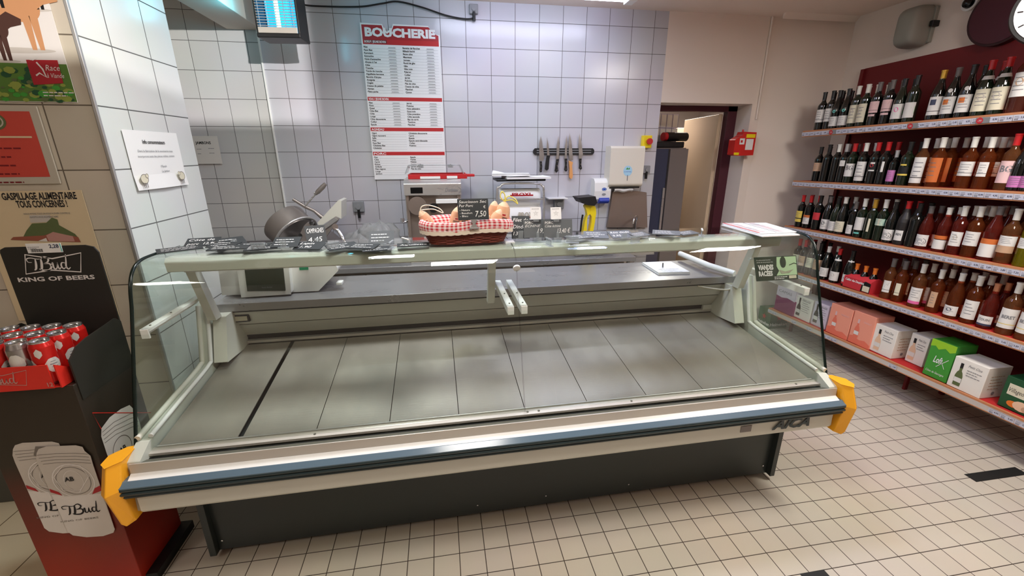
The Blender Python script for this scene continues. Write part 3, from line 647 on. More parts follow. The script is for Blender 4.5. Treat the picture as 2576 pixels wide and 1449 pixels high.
LL = [(-.170, .0212, ["Filet", "Faux filet", "Rumsteck", "Entrecôte", "Noix d'entrecôte", "Aloyau à l'os", "Côte", "Tranche", "Tende de tranche", "Aiguillette baronne", "Bavette d'aloyau", "Araignée", "Onglet", "Dessus de palette", "Hampe", "Pièce parée"],
       ["Bavette de flanchet", "Bifteck haché", "Basse côte", "Macreuse", "Jumeau", "Rond de gîte", "Gîte", "Gîte noix", "Paleron", "Collier", "Jarret", "Poitrine", "Plat de côte", "Dessus de côte", "Flanchet", "Queue"]),
      (-.570, .0205, ["Filet", "Noix", "Quasi", "Côte filet", "Côte", "Longe", "Côte découverte", "Collier", "Epaule"], ["Jarret", "Poitrine", "Noix pâtissière", "Sous-noix", "Côte première", "Côte seconde", "Bas de carré", "Tendron", "Flanchet"]),
      (-.800, .0195, ["Gigot", "Gigot raccourci", "Selle", "Filet", "Faux filet", "Côtelette filet", "Côtelette"], ["Côtelette découverte", "Carré", "Epaule", "Epaule semi-désossée", "Collier", "Poitrine"]),
      (-.990, .019, ["Filet", "Côte", "Carré", "Echine", "Grillade", "Filet mignon", "Longe", "Jambon"], ["Epaule", "Pointe", "Palette", "Jarret avant", "Jarret arrière", "Plat de côte"])]
for si, (y0, dy, A, B) in enumerate(LL):
    for ci, lst in ((0, A), (1, B)):
        x0 = .012+ci*.295
        for i, t in enumerate(lst):
            yy = y0-i*dy
            f.text(t, x0, yy, .0125, 'ink', bold=.022, d=D+.0006)
            f.rect(x0+.005, yy-.0045, x0+.275, yy-.0038, 'ink_grey', D+.0003)
            if si < 2: f.rect(x0+.185, yy+.004, x0+.24, yy+.0065, 'ink', D+.0006); f.rect(x0+.18, yy-.003, x0+.245, yy-.002, 'ink_grey', D+.0006)
b.build('lettering', o)
tag(o, 'tall red and white butcher price board with a broken top edge', 'price board')

# knife rack and knives
z0 = 1.765
o = empty('magnetic_knife_rack', (2.24, 0, z0))
b = MB(); b.prism([(-.279, -.012), (-.265, -.027), (.265, -.027), (.279, -.012), (.279, .012), (.265, .027), (-.265, .027), (-.279, .012)], 1, -.018, 0, 'black'); b.build('rail', o, .003)
for zz in (-.01, .01): MB().box((-.25, -.021, zz-.003), (.25, -.018, zz+.003), 'grey_pl').build('magnet_strip', o)
tag(o, 'black magnetic rail on white tiles holding six knives', 'knife rack')
def knife(pts_b, pts_h, label, hm, rv=True, px=None):
    base = hit(*pts_b[0], 1, -.03); o = empty('kitchen_knife', (base.x, -.03, base.z))
    def C(pts): return [(hit(x, y, 1, -.03).x-base.x, hit(x, y, 1, -.03).z-base.z) for x, y in pts]
    MB().prism(C(pts_b), 1, .005, .0075, 'blade').build('blade', o, .0008)
    MB().prism(C(pts_h), 1, -.004, .014, hm).build('handle', o, .004)
    if rv:
        xs = [q for q in C(pts_h)]; zc = [q[1] for q in xs]; xc = sum(q[0] for q in xs)/len(xs)
        for t in (.2, .5, .8): MB().cyl((xc, -.006, min(zc)+(max(zc)-min(zc))*t), (xc, -.003, 0+min(zc)+(max(zc)-min(zc))*t), .0032, 'chrome', seg=8).build('rivet', o)
    tag(o, label, 'knife', 'kitchen knives on the magnetic rail')
knife([(1361, 342), (1364, 356), (1369, 390), (1368, 404), (1362, 405), (1357, 403), (1357, 360)], [(1358, 406), (1363, 406), (1364, 418), (1363, 432), (1360, 434), (1358, 430), (1359, 418)], 'leftmost knife with wide blade and riveted black handle', 'black')
knife([(1376, 346), (1380, 362), (1383, 392), (1377, 393), (1376, 370)], [(1376, 391), (1384, 391), (1382, 400), (1380, 425), (1376, 429), (1371, 426), (1373, 408)], 'boning knife with thick plain black handle, second from left', 'black', False)
knife([(1405, 343), (1408, 365), (1406, 402), (1400, 402), (1401, 370)], [(1400, 400), (1406, 400), (1403, 418), (1404, 430), (1400, 434), (1396, 430), (1398, 415)], 'narrow knife with riveted black handle, third from left', 'black')
knife([(1426, 340), (1428, 360), (1426, 400), (1421, 400), (1422, 365)], [(1421, 399), (1427, 399), (1426, 415), (1427, 428), (1424, 432), (1420, 428), (1422, 415)], 'narrow knife with riveted black handle beside the yellow one', 'black')
knife([(1433, 335), (1438, 355), (1442, 402), (1434, 405), (1431, 385), (1431, 355)], [(1431, 404), (1441, 408), (1439, 418), (1441, 442), (1439, 449), (1435, 450), (1432, 445), (1433, 425)], 'longest knife with an orange yellow plastic handle', 'knife_yellow', False)
knife([(1458, 337), (1463, 355), (1467, 390), (1462, 400), (1457, 402), (1456, 365)], [(1457, 399), (1463, 399), (1462, 415), (1464, 424), (1461, 427), (1457, 424), (1458, 412)], 'rightmost knife with wide blade and riveted black handle', 'black')

# paper towel dispenser
a = hit(1538, 367, 1, -.13); c = hit(1615, 470, 1, -.13)
o = empty('paper_towel_dispenser', ((a.x+c.x)/2, 0, a.z)); hw = (c.x-a.x)/2; hh = c.z-a.z
MB().prism([(0, 0), (-.115, 0), (-.13, -.02), (-.13, hh+.02), (-.10, hh), (0, hh)], 0, -hw, hw, 'disp_cream').build('body', o, .012)
MB().box((-hw*.9, -.11, hh-.012), (hw*.9, -.01, hh+.002), 'black').build('slot', o)
b = MB(); f = b.frame((.01, -.131, hh*.60), X, Z); f.disc(0, 0, .042, .045, 'eco_blue', .0005, 32); f.text('ECONATURAL', -.034, -.012, .010, 'soap_blue', .068, d=.001); f.poly([(-.02, .012), (-.005, .032), (.004, .012)], 'leaf', .001); f.poly([(0, .014), (.014, .03), (.018, .012)], 'leaf', .001); b.build('round_sticker', o)
MB().box((.008, -.1335, hh*.84), (.013, -.13, hh*.70), 'ink_grey').build('level_window', o)
b = MB(); b.grid(lambda u, v: (-.09+.18*u, -.075-.03*math.sin(v*3), hh-.002-.045*v+.006*math.sin(u*9)), 10, 4, 'paper'); b.build('paper_towel', o)
tag(o, 'cream wall paper towel dispenser with a round blue sticker above the sink', 'towel dispenser')
# soap dispenser
a = hit(1497, 449, 1, -.1); c = hit(1534, 512, 1, -.1)
o = empty('soap_dispenser', ((a.x+c.x)/2, 0, a.z)); hw = (c.x-a.x)/2; hh = c.z-a.z
MB().prism([(0, 0), (-.07, -.004), (-.10, -.03), (-.108, hh*.5), (-.10, hh*.82), (-.06, hh), (0, hh)], 0, -hw, hw, 'white_pl').build('body', o, .01)
MB().prism([(-.06, hh*.78), (-.118, hh*.76), (-.125, hh*.9), (-.10, hh*.99), (-.06, hh*.99)], 0, -hw*.55+.012, hw*.8+.0, 'soap_blue').build('push_bar', o, .008)
b = MB(); f = b.frame((.012, -.109, 0), X, Z); f.disc(0, hh*.42, .022, .014, 'soap_blue', .001); f.ring([(.016*math.cos(t/12*6.283), hh*.42+.009*math.sin(t/12*6.283)) for t in range(12)], .003, 'eco_blue', .0015); f.disc(0, hh*.62, .018, .009, 'grey_pl', .001); b.build('badge', o)
tag(o, 'white soap dispenser with blue push bar left of the towel dispenser', 'soap dispenser')
# emergency stop
a = hit(1628, 356, 1, -.04); o = empty('emergency_stop_switch', (a.x, 0, a.z))
MB().box((-.042, -.05, -.055), (.042, 0, .052), 'karcher_yellow').build('box', o, .005)
MB().cyl((.008, -.05, 0), (.008, -.066, 0), .016, 'red').cyl((.008, -.066, 0), (.008, -.082, 0), .027, 'red').build('button', o, .003)
MB().tube(cr([(-.005, -.02, -.055), (-.008, -.02, -.075), (-.01, -.02, -.10), (-.02, -.02, -.115), (-.026, -.02, -.10)]), .006, 'black').build('cable_gland', o)
tag(o, 'yellow emergency stop box with red mushroom button beside the doorway', 'switch')
# red alarm box near the doorway
a = hit(1868, 362, 1, -.07); o = empty('fire_alarm_box', (a.x, 0, a.z))
w_ = (hit(1893, 362, 1, -.07).x-a.x)*.98; o.location.x += .012; h_ = (a.z-hit(1868, 392, 1, -.07).z)
MB().prism([(-w_*1.05, -h_*.9), (-w_*1.05, h_*.35), (-w_*.4, h_*.7), (-w_*.3, h_*1.0), (w_, h_*.95), (w_, -h_*.95), (-w_*.6, -h_)], 1, -.09, 0, 'alarm_red').build('housing', o, .008)
b = MB(); f = b.frame((0, -.091, 0), X, Z)
f.rect(-.0, h_*.5, w_*.9, h_*.8, 'karcher_yellow', .0005); f.rect(-w_*.6, -h_*.05, -w_*.1, h_*.45, 'lab_white', .0005); f.rect(w_*.05, -h_*.5, w_*.8, h_*.4, 'lab_white', .0005); f.rect(-w_*.5, h_*.1, -w_*.3, h_*.3, 'red', .001); f.lines(w_*.1, w_*.75, h_*.2, 4, .025, .006, 'ink'); b.build('stickers', o)
MB().box((-w_, -.092, -h_*.93), (-w_*.5, -.0905, -h_*.72), 'karcher_yellow').build('yellow_corner', o); MB().cyl((-w_*.1, -.045, h_), (-w_*.1, -.045, h_+.02), .008, 'alarm_red').build('indicator', o)
tag(o, 'red alarm box with white and yellow stickers right of the doorway', 'alarm box')
# faint sheet on the far tiles
b = MB(); aa = [hit(x, y, 1, .012) for x, y in ((486, 342), (546, 342), (560, 412), (502, 412))]
f = b.frame((aa[0].x-.06, .012, aa[0].z), X, Z); W_ = aa[1].x-aa[0].x+.06; H_ = aa[0].z-aa[2].z
f.rect(0, -H_, W_, 0, 'poster_white', 0); f.rect(0, -H_, W_, 0, 'poster_white', -.001); f.text('JAMBONS', .065, -.06, .02, 'ink', .11, bold=.03); f.lines(.065, .10, -.10, 2, .035, .004, 'ink_grey'); f.lines(.15, .21, -.095, 2, .035, .004, 'ink_grey', seed=3)
tag(b.build('price_sheet'), 'pale paper sheet headed JAMBONS on the back wall behind the pillar', 'paper')
# notice on the pillar
aa = [hit(x, y, 0, -.297) for x, y in ((303, 325), (440, 335), (470, 468), (345, 480))]
o = empty('consumer_notice', (-.297, aa[0].y, aa[0].z)); L_ = aa[1].y-aa[0].y; H_ = aa[0].z-aa[3].z
b = MB(); b.grid(lambda u, v: (.003+.012*max(0, v-.75)*4*(1-abs(u-.5)*1.0)+(.02*max(0, u-.85)), u*L_, -v*H_-.008*u*0), 12, 12, 'paper', False); b.build('sheet', o)
b = MB(); f = b.frame((.0055, 0, 0), Y, Z)
f.text('Info consommateurs', L_*.5, -.06, .018, 'ink', L_*.42, 'c', bold=.02, d=.0); f.text('Dans la fabrication de la saucisserie nous', L_*.5, -.10, .011, 'ink_grey', L_*.66, 'c', d=.0); f.text('incorporons aussi des pièces nobles, comme:', L_*.5, -.125, .011, 'ink_grey', L_*.70, 'c', d=.0)
f.text("L'Epaule", L_*.58, -.175, .011, 'ink_grey', None, 'c', d=.0); f.text('Le Jambon', L_*.6, -.20, .011, 'ink_grey', None, 'c', d=.0)
b.build('lettering', o)
for x0, sgn in ((.05, 1), (L_-.06, -1)):
    b = MB(); f = b.frame((.017, x0, -.225), Y, Z); f.disc(0, 0, .028, .022, 'lab_cream'); f.ring([(.028*math.cos(t/16*6.283), .022*math.sin(t/16*6.283)) for t in range(16)], .003, 'print_dark', .0005)
    for q in (-.015, -.003, .01): f.rect(q, -.042, q+.005, -.018, 'print_dark', .0004)
    f.disc(sgn*.022, .014, .011, .010, 'lab_cream', .0006); f.ring([(sgn*.022+.011*math.cos(t/12*6.283), .014+.01*math.sin(t/12*6.283)) for t in range(12)], .002, 'print_dark', .001); b.build('sheep_drawing', o)
tag(o, 'curling white paper notice headed Info consommateurs on the tiled pillar', 'notice')
# posters on the front of the pillar
YP = -1.640
def PP(px, py): q = hit(px, py, 1, YP); return (q.x, q.z)
def plane_f(b, o): return b.frame(o, X, Z)
def from_px(pts, org): return [(PP(x, y)[0]-org[0], PP(x, y)[1]-org[1]) for x, y in pts]
# breeds poster
org = PP(196, 258); o = empty('cattle_breeds_poster', (org[0], YP, org[1])); Wp, Hp = .62, .86
b = MB(); f = b.frame((0, 0, 0), X, Z); f.slab(-Wp, 0, 0, Hp, -.001, .002, 'poster_white'); b.build('sheet', o)
b = MB(); f = b.frame((0, 0, 0), X, Z)
f.rect(-Wp, .002, 0, .145, 'grass', .0025)
rn = random.Random(4)
for i in range(160):
    x = -rn.uniform(.01, Wp-.01); y = rn.uniform(.004, .13); r = rn.uniform(.004, .014); f.disc(x, y, r*1.6, r, rn.choice(['grass_lt', 'leaf', 'pack_green', 'grass_lt', 'olive']), .003+i*.00001, 7)
b.build('meadow_print', o)
b = MB(); f = b.frame((0, 0, 0), X, Z); c4 = from_px([(88, 214), (162, 210), (147, 152), (68, 151)], org)
f.poly(c4, 'board_red', .0052); cx = (c4[0][0]+c4[1][0])/2; cy = c4[0][1]
f.ring([(cx-.035, cy+.035), (cx-.02, cy+.045), (cx+.0, cy+.03), (cx-.005, cy+.06), (cx-.02, cy+.085)], .006, 'poster_white', .006, False)
f.poly([(cx-.055, cy+.105), (cx-.03, cy+.09), (cx+.0, cy+.11), (cx-.02, cy+.095), (cx-.04, cy+.092)], 'poster_white', .006)
f.text('Race', cx+.005, cy+.055, .022, 'poster_white', .052, shear=.3, d=.006); f.text('à Viande', cx+.003, cy+.028, .018, 'poster_white', .062, shear=.3, d=.006); f.lines(cx-.03, cx+.09, cy-.03, 2, .012, .004, 'poster_white', d=.006)
b.build('breed_logo', o)
def cow(b, x, y, s, m, sg):
    f = b.frame((0, 0, 0), X, Z)
    body = cr([(-.10, .02, 0), (-.09, .055, 0), (0, .06, 0), (.09, .058, 0), (.11, .02, 0), (.09, -.02, 0), (0, -.028, 0), (-.08, -.02, 0)], 5, True)
    f.poly([(x+sg*q.x*s, y+q.y*s) for q in body], m, .0026)
    f.poly([(x+sg*q[0]*s, y+q[1]*s) for q in ((.08, .05), (.12, .075), (.165, .05), (.16, .03), (.12, .02), (.09, 0))], m, .0028)
    for lx in (-.085, -.065, .065, .085): f.poly([(x+sg*(lx-.01)*s, y-.01*s), (x+sg*(lx+.012)*s, y-.01*s), (x+sg*(lx+.007)*s, y-.10*s), (x+sg*(lx-.005)*s, y-.10*s)], m, .0027)
    f.disc(x, y-.102*s, .12*s, .008*s, 'print_grey', .0024)
b = MB(); c_ = from_px([(10, 28)], org)[0]; cow(b, c_[0]-.02, c_[1], 1.35, 'cow_tan', 1); c_ = from_px([(-12, 82)], org)[0]; cow(b, c_[0]-.06, c_[1]+.0, 1.0, 'cow_dark', 1); c_ = from_px([(66, -6)], org)[0]; cow(b, c_[0]-.03, c_[1]+.05, .9, 'black', 1)
b.build('cow_pictures', o)
tag(o, 'poster with cows above a strip of green meadow at the top left', 'poster')
# red framed certificate
pc = [(155, 462), (0-20, 452), (-20-40, 268), (108, 268)]
org = PP(155, 462); o = empty('framed_certificate', (org[0], YP, org[1])); tl = PP(108, 268)
Hc = tl[1]-org[1]; b = MB(); f = b.frame((0, 0, 0), X, Z); f.slab(-.36, 0, 0.0, Hc, 0, .006, 'poster_grey'); b.build('sleeve', o, .001)
b = MB(); f = b.frame((0, 0, 0), X, Z); f.rect(-.33, .03, -.03, Hc-.02, 'poster_red', .0066); f.disc(-.17, Hc-.06, .045, .035, 'olive', .0075, 20); f.disc(-.17, Hc-.06, .036, .027, 'poster_grey', .008, 20); f.disc(-.17, Hc-.06, .030, .022, 'olive', .0082, 20)
f.rect(-.31, Hc-.125, -.05, Hc-.118, 'poster_beige', .0075); f.lines(-.28, -.1, Hc-.17, 5, .035, .006, 'dark_red', d=.0076, seed=2); f.text('ARTISAN', -.26, Hc-.115, .012, 'poster_beige', d=.0078); b.build('certificate', o)
tag(o, 'red certificate in a grey frame on the beige tiled pillar', 'certificate')
# food waste poster
tl, tr_, br_ = PP(-5, 478), PP(205, 478), PP(262, 742); org = (tr_[0], tr_[1])
o = empty('food_waste_poster', (org[0], YP, org[1])); Wp = .42; Hp = .60
b = MB(); f = b.frame((0, 0, 0), X, Z); f.slab(-Wp, -Hp, 0, 0, 0, .002, 'poster_beige'); b.build('sheet', o)
b = MB(); f = b.frame((0, 0, 0), X, Z)
def FP(pts): return from_px(pts, org)
a1 = FP([(0, 502), (195, 498), (30, 522), (172, 518)])
f.text('GASPILLAGE ALIMENTAIRE', a1[1][0], a1[1][1]-.003, .030, 'ink', .285, 'r', bold=.03, d=.003); f.text('TOUS CONCERNÉS !', a1[3][0], a1[3][1]-.003, .030, 'ink', .195, 'r', bold=.03, d=.003)
f.text('NOUS AVONS TOUS UN RÔLE À JOUER CONTRE LE', a1[3][0]+.0, a1[3][1]-.035, .008, 'ink_grey', .18, 'r', d=.003); f.text('GASPILLAGE ALIMENTAIRE', a1[3][0]-.05, a1[3][1]-.05, .008, 'ink_grey', .11, 'r', d=.003)
f.poly(FP([(78, 560), (130, 558), (127, 540), (75, 541)]), 'print_grey', .003); f.poly(FP([(60, 596), (200, 600), (190, 588), (150, 566), (146, 552), (132, 547), (118, 560), (82, 562), (68, 580)]), 'olive', .0033)
f.poly(FP([(28, 603), (100, 606), (205, 609), (198, 596), (135, 584), (112, 592), (35, 596)]), 'steak', .0036); f.poly(FP([(125, 606), (190, 607), (185, 594), (135, 583), (118, 592)]), 'ham_pink', .0039); f.poly(FP([(98, 606), (122, 607), (118, 598)]), 'poster_white', .0042)
b.build('printed_picture', o)
tag(o, 'beige poster reading GASPILLAGE ALIMENTAIRE TOUS CONCERNÉS behind the beer display', 'poster')

# ------------------------------------------------------------------ beer can display
DX0, DX1, DY0, DY1 = -.515, -.19, -2.29, -2.0
o = empty('beer_can_display', ((DX0+DX1)/2, (DY0+DY1)/2, 0)); OD = Vector(o.location)
nt = mat('disp_print', (40, 30, 24), .42).node_tree; bs = nt.nodes['Principled BSDF']
tc = nt.nodes.new('ShaderNodeTexCoord'); sp = nt.nodes.new('ShaderNodeSeparateXYZ'); rp = nt.nodes.new('ShaderNodeValToRGB')
nt.links.new(tc.outputs['Object'], sp.inputs[0]); nt.links.new(sp.outputs['Z'], rp.inputs[0]); nt.links.new(rp.outputs[0], bs.inputs['Base Color'])
rp.color_ramp.elements[0].position = .05; rp.color_ramp.elements[0].color = (*lin((176, 44, 26)), 1); rp.color_ramp.elements[1].position = .66; rp.color_ramp.elements[1].color = (*lin((44, 36, 28)), 1)
e_ = rp.color_ramp.elements.new(.32); e_.color = (*lin((124, 34, 22)), 1)
def bx(b, a, c, m): return b.box(Vector(a)-OD, Vector(c)-OD, m)
b = MB(); bx(b, (DX0, DY0, .03), (DX1, DY1, .9685), 'disp_print'); b.build('carton_body', o, .003)
MB().box(Vector((DX0+.01, DY0+.02, 0))-OD, Vector((DX1+.045, DY1+.01, .04))-OD, 'black').build('foot_plate', o)  # black plate put in for the dark shadow at the display's foot
sp_ = [(hit(x, y, 0, DX1).y-OD.y, hit(x, y, 0, DX1).z) for x, y in ((173, 908), (190, 872), (215, 850), (250, 826), (262, 818), (287, 800))]
for x in (DX0, DX1): MB().prism([(sp_[0][0], .9)]+sp_+[(DY1-OD.y, 1.10), (DY1-OD.y, .9)], 0, x-OD.x-.003, x-OD.x+.003, 'disp_black').build('side_wing', o)
b = MB(); w2 = (DX1-DX0)/2; pl = [(-w2, .9), (w2, .9), (w2, 1.39), (w2-.012, 1.412), (w2-.04, 1.42), (-w2+.02, 1.42), (-w2+.004, 1.412), (-w2, 1.40)]
b.prism(pl, 1, DY1-OD.y-.004, DY1-OD.y+.002, 'disp_black'); b.build('header_board', o)
b = MB(); f = b.frame((0, DY1-OD.y-.005, 0), X, Z)
def HB(px, py): q = hit(px, py, 1, DY1-.005); return (q.x-OD.x, q.z)
h0 = HB(60, 665); h1 = HB(178, 670); bud(f, h0[0]-.0, h0[1]-.035, h1[0]-h0[0]+.02, 'poster_white', .001, 'poster_white', .005)
k0 = HB(47, 708); k1 = HB(240, 701); f.text('KING OF BEERS', k0[0], k0[1]-.002, .017, 'poster_white', k1[0]-k0[0], bold=.03, d=.001)
b.build('header_print', o)
a_, c_ = HB(73, 637), HB(153, 612)
b = MB(); f = b.frame((0, DY1-OD.y-.007, 0), X, Z); f.slab(a_[0], a_[1], c_[0], c_[1]+.002, -.001, .001, 'lab_white'); f.text('2,28', c_[0]-.008, c_[1]-.016, .014, 'fridge_blue', .032, 'r', bold=.03, d=.0015); f.rect(c_[0]-.004, a_[1]+.003, c_[0], c_[1], 'lab_teal', .0013)
for i in range(16): f.rect(a_[0]+.012+i*.0025, a_[1]+.004, a_[0]+.013+i*.0025+(i % 3)*.0004, a_[1]+.016, 'ink', .0015)
f.lines(a_[0]+.004, a_[0]+.045, c_[1]-.012, 2, .006, .002, 'ink_grey', d=.0015); b.build('price_ticket', o)
# printed cans on the front and on the side
def FR(px, py): q = hit(px, py, 1, DY0-.001); return (q.x-OD.x, q.z)
def crop(pts): return [FR(x/2.904, 950+y/2.904) for x, y in pts]
def printed(b, f, dx, d):
    s = lambda pts: crop([(x+dx, y-abs(dx)*.12) for x, y in pts])
    f.poly(s([(275, 545), (290, 515), (345, 497), (560, 488), (610, 500), (625, 530), (668, 565), (690, 640), (845, 1100), (835, 1125), (760, 1150), (640, 1158), (540, 1145), (505, 1120), (290, 640), (272, 590)][::-1]), 'print_grey', d)
    f.poly(s([(470, 850), (480, 860), (750, 840), (845, 1100), (835, 1125), (760, 1150), (640, 1158), (540, 1145), (505, 1120), (385, 850)][::-1]), 'poster_white', d+.0004)
    f.poly(s([(378, 830), (465, 855), (440, 830), (370, 805)][::-1]), 'board_red', d+.0008); f.poly(s([(680, 845), (750, 818), (738, 780), (700, 800)]), 'board_red', d+.0008)
    def el(rx, ry, n=28): return s([(545+rx*math.cos(6.283*i/n)+(ry*math.sin(6.283*i/n))*.28, 745+ry*math.sin(6.283*i/n)) for i in range(n)])
    f.ring(el(150, 118), .004, 'poster_white', d+.001); f.ring(el(125, 98), .002, 'print_dark', d+.001); f.ring(el(70, 72), .002, 'poster_white', d+.001)
    f.ring(s([(400, 720), (465, 640), (590, 632), (655, 715), (590, 830), (470, 815)]), .003, 'poster_white', d+.0012)
    for k in range(4): f.ring(s([(280+k*14, 560+k*22), (420, 548+k*22), (560, 545+k*22), (650+k*8, 552+k*22)]), .0016, 'print_dark', d+.001, False)
    q = s([(485, 752)])[0]; f.text('AB', q[0], q[1], .020, 'ink', .031, bold=.02, d=d+.0016); q = s([(470, 1010)])[0]; q1 = s([(765, 985)])[0]
    bud(f, q[0]-.005, q[1]-.002, (q1[0]-q[0])*1.12, 'ink', d+.0016); q = s([(455, 1050)])[0]; f.text('KING OF BEERS', q[0], q[1], .008, 'print_dark', .13, d=d+.0016)
b = MB(); f = b.frame((0, DY0-OD.y-.001, 0), X, Z); printed(b, f, -180, .0004); f.poly(crop([(370, 500), (400, 560), (330, 620), (250, 560), (262, 500)][::-1]), 'print_dark', .0024); b.build('printed_can', o)
b = MB(); f = b.frame((0, DY0-OD.y-.003, 0), X, Z); printed(b, f, 0, .0026); b.build('printed_can', o)
def SD(x, y): q = hit(x/2.904, 950+y/2.904, 0, DX1+.001); return (q.y-OD.y, q.z)
b = MB(); f = b.frame((DX1-OD.x+.001, 0, 0), Y, Z)
f.poly([SD(*q) for q in ((740, 370), (738, 430), (780, 560), (815, 640), (860, 760), (1000, 700), (1070, 560), (1020, 330), (985, 240), (945, 200), (880, 230), (800, 290))], 'poster_white', .0006)
for k in range(4): f.ring([SD(*q) for q in ((745+k*6, 400+k*26), (830+k*5, 325+k*30), (950+k*4, 265+k*32), (1010, 250+k*34))], .0022, 'print_dark', .001, False)
q = SD(895, 520); f.ring([(q[0]+.05*math.cos(t/24*6.283), q[1]+.055*math.sin(t/24*6.283)) for t in range(24)], .003, 'print_dark', .0012); f.text('AB', q[0]-.018, q[1]-.012, .024, 'ink', .036, bold=.02, d=.0014)
b.build('printed_can', o)
b = MB(); f = b.frame((DX1-OD.x+.001, 0, 0), Y, Z); f.ring([SD(735, 375), SD(670, 258), SD(960, 256), SD(1100, 256)], .003, 'tray_red', .002, False); b.build('emblem_outline', o)
tag(o, 'black and red cardboard beer display with white Bud lettering left of the counter', 'display')
# tray of cans
t = empty('can_tray', (-.3415, -2.185, .97)); zt = .0
b = MB(); b.box((-.165, -.115, 0), (.125, .125, .004), 'tray_red'); b.box((-.165, -.119, 0), (.105, -.115, .09), 'tray_red'); b.box((-.165, .121, 0), (.125, .125, .06), 'tray_red'); b.box((-.169, -.119, 0), (-.165, .125, .06), 'tray_red')
b.prism([(-.119, 0), (-.119, .09), (-.06, .05), (.125, .05), (.125, 0)], 0, .125, .129, 'tray_red'); b.build('tray', t)
b = MB(); f = b.frame((0, -.1195, 0), X, Z); bud(f, -.11, .022, .13, 'ham_pink', .0006, 'ham_pink', .0025); f.text('12', .088, .008, .016, 'ham_pink', d=.0006, bold=.02); b.build('tray_print', t)
tag(t, 'red cardboard tray with pink Bud lettering holding the beer cans', 'tray')
def make_can(silver):
    r = .0328; c = MB()
    prof = [(.0, .004), (.022, .004), (.026, 0), (.0328, .012), (.0328, .140), (.0325, .143), (.0275, .158), (.0268, .160), (.0275, .162), (.027, .165), (.0255, .165), (.0245, .159), (0, .159)]
    bm_ = 'can_silver' if silver else 'can_red'
    c.lathe(prof, (0, 0, 0), bm_, 24, mats=['can_silver', 'can_silver', 'can_silver', bm_, bm_, bm_, 'can_silver', 'can_silver', 'can_silver', 'can_silver', 'can_silver', 'can_silver'])
    root = c.build('beer_can')
    b = MB()
    def pt(a, z, dr=.0004): return ((r+dr)*math.cos(a), (r+dr)*math.sin(a), z)
    def patch(a0, a1, z0, z1, m, dr, cut=.3):
        n = 8; top = []; bot = []
        for i in range(n+1):
            u = i/n; k = min(1, min(u, 1-u)/cut) if cut else 1; zm = (z0+z1)/2; hh_ = (z1-z0)/2*(.35+.65*k)
            top.append(pt(a0+(a1-a0)*u, zm+hh_, dr)); bot.append(pt(a0+(a1-a0)*u, zm-hh_, dr))
        b.add(top+bot, [(i, i+1, n+2+i, n+1+i) for i in range(n)], m)
    if silver:
        patch(0, 6.28, .0, .055, 'can_white', .0004, 0); patch(0, 6.28, .055, .062, 'board_red', .0006, 0); patch(-2.2, -.9, .065, .125, 'can_white', .0006)
    else:
        for a in (-2.7, -.7, 1.2):
            patch(a, a+1.35, .048, .10, 'can_white', .0004, .28); patch(a+.35, a+1.0, .076, .079, 'ink_grey', .0007, 0); patch(a+.42, a+.95, .066, .068, 'ink_grey', .0007, 0); patch(a+.45, a+.9, .086, .088, 'ink_grey', .0007, 0)
        for a in (-1.25, .75, 2.7): patch(a, a+.6, .105, .142, 'can_white', .0004, .5)
        patch(-2.2, -1.2, .012, .04, 'can_white', .0004, 0)
    b.build('label', root)
    b = MB(); b.lathe([(.006, .1600), (.009, .1605), (.009, .1615), (.006, .1615)], (.006, 0, 0), 'can_silver', 10); b.box((-.012, -.003, .160), (0, .003, .1612), 'can_silver'); b.build('pull_tab', root)
    return root
cans = {False: make_can(False), True: make_can(True)}; used = set()
cols = ['leftmost column', 'second column', 'third column', 'rightmost column']; rows = ['front row', 'middle row', 'back row']
for j in range(3):
    for i in range(4):
        sv = (i, j) in ((2, 0), (0, 1))
        lab = f"{'silver and white' if sv else 'red'} beer can in the {rows[j]}, {cols[i]} of the red tray"
        loc = (-.475+i*.069, -2.262+j*.072, .9745); src = cans[sv]
        if sv not in used: used.add(sv); c = src; c.location = loc; c.rotation_euler = (0, 0, .2)
        else: c = clone(src, loc=loc, rz=random.uniform(-.5, .6))
        tag(c, lab, 'can', 'beer cans in the red tray')
# ------------------------------------------------------------------ rear worktable and machines
TZ = .95
o = empty('stainless_worktable', (.9, -.35, 0))
MB().box((-1.85, -.35, TZ-.04), (1.78, .345, TZ-.0008), 'table_steel').build('table_top', o, .004)
MB().box((-1.85, .33, TZ), (1.78, .345, TZ+.10), 'table_steel').build('upstand', o, .002)
MB().box((-1.80, -.30, .12), (1.70, .33, TZ-.045), 'brown_steel').build('cabinet', o)
for i in range(5):
    x = -1.7+i*.68; MB().box((x, -.335, .16), (x+.67, -.30, TZ-.06), 'table_steel').build('sliding_door', o, .003)
for x in (.82, .90): MB().box((x, -.345, TZ-.14), (x+.025, -.33, TZ-.06), 'black').build('door_catch', o, .002)
for x in (-1.75, 1.74):
    for y in (-.31, .3): MB().cyl((x, y, 0), (x, y, TZ-.04), .02, 'machine_steel').build('leg', o)
tag(o, 'long stainless steel worktable with sliding doors along the tiled wall', 'worktable')
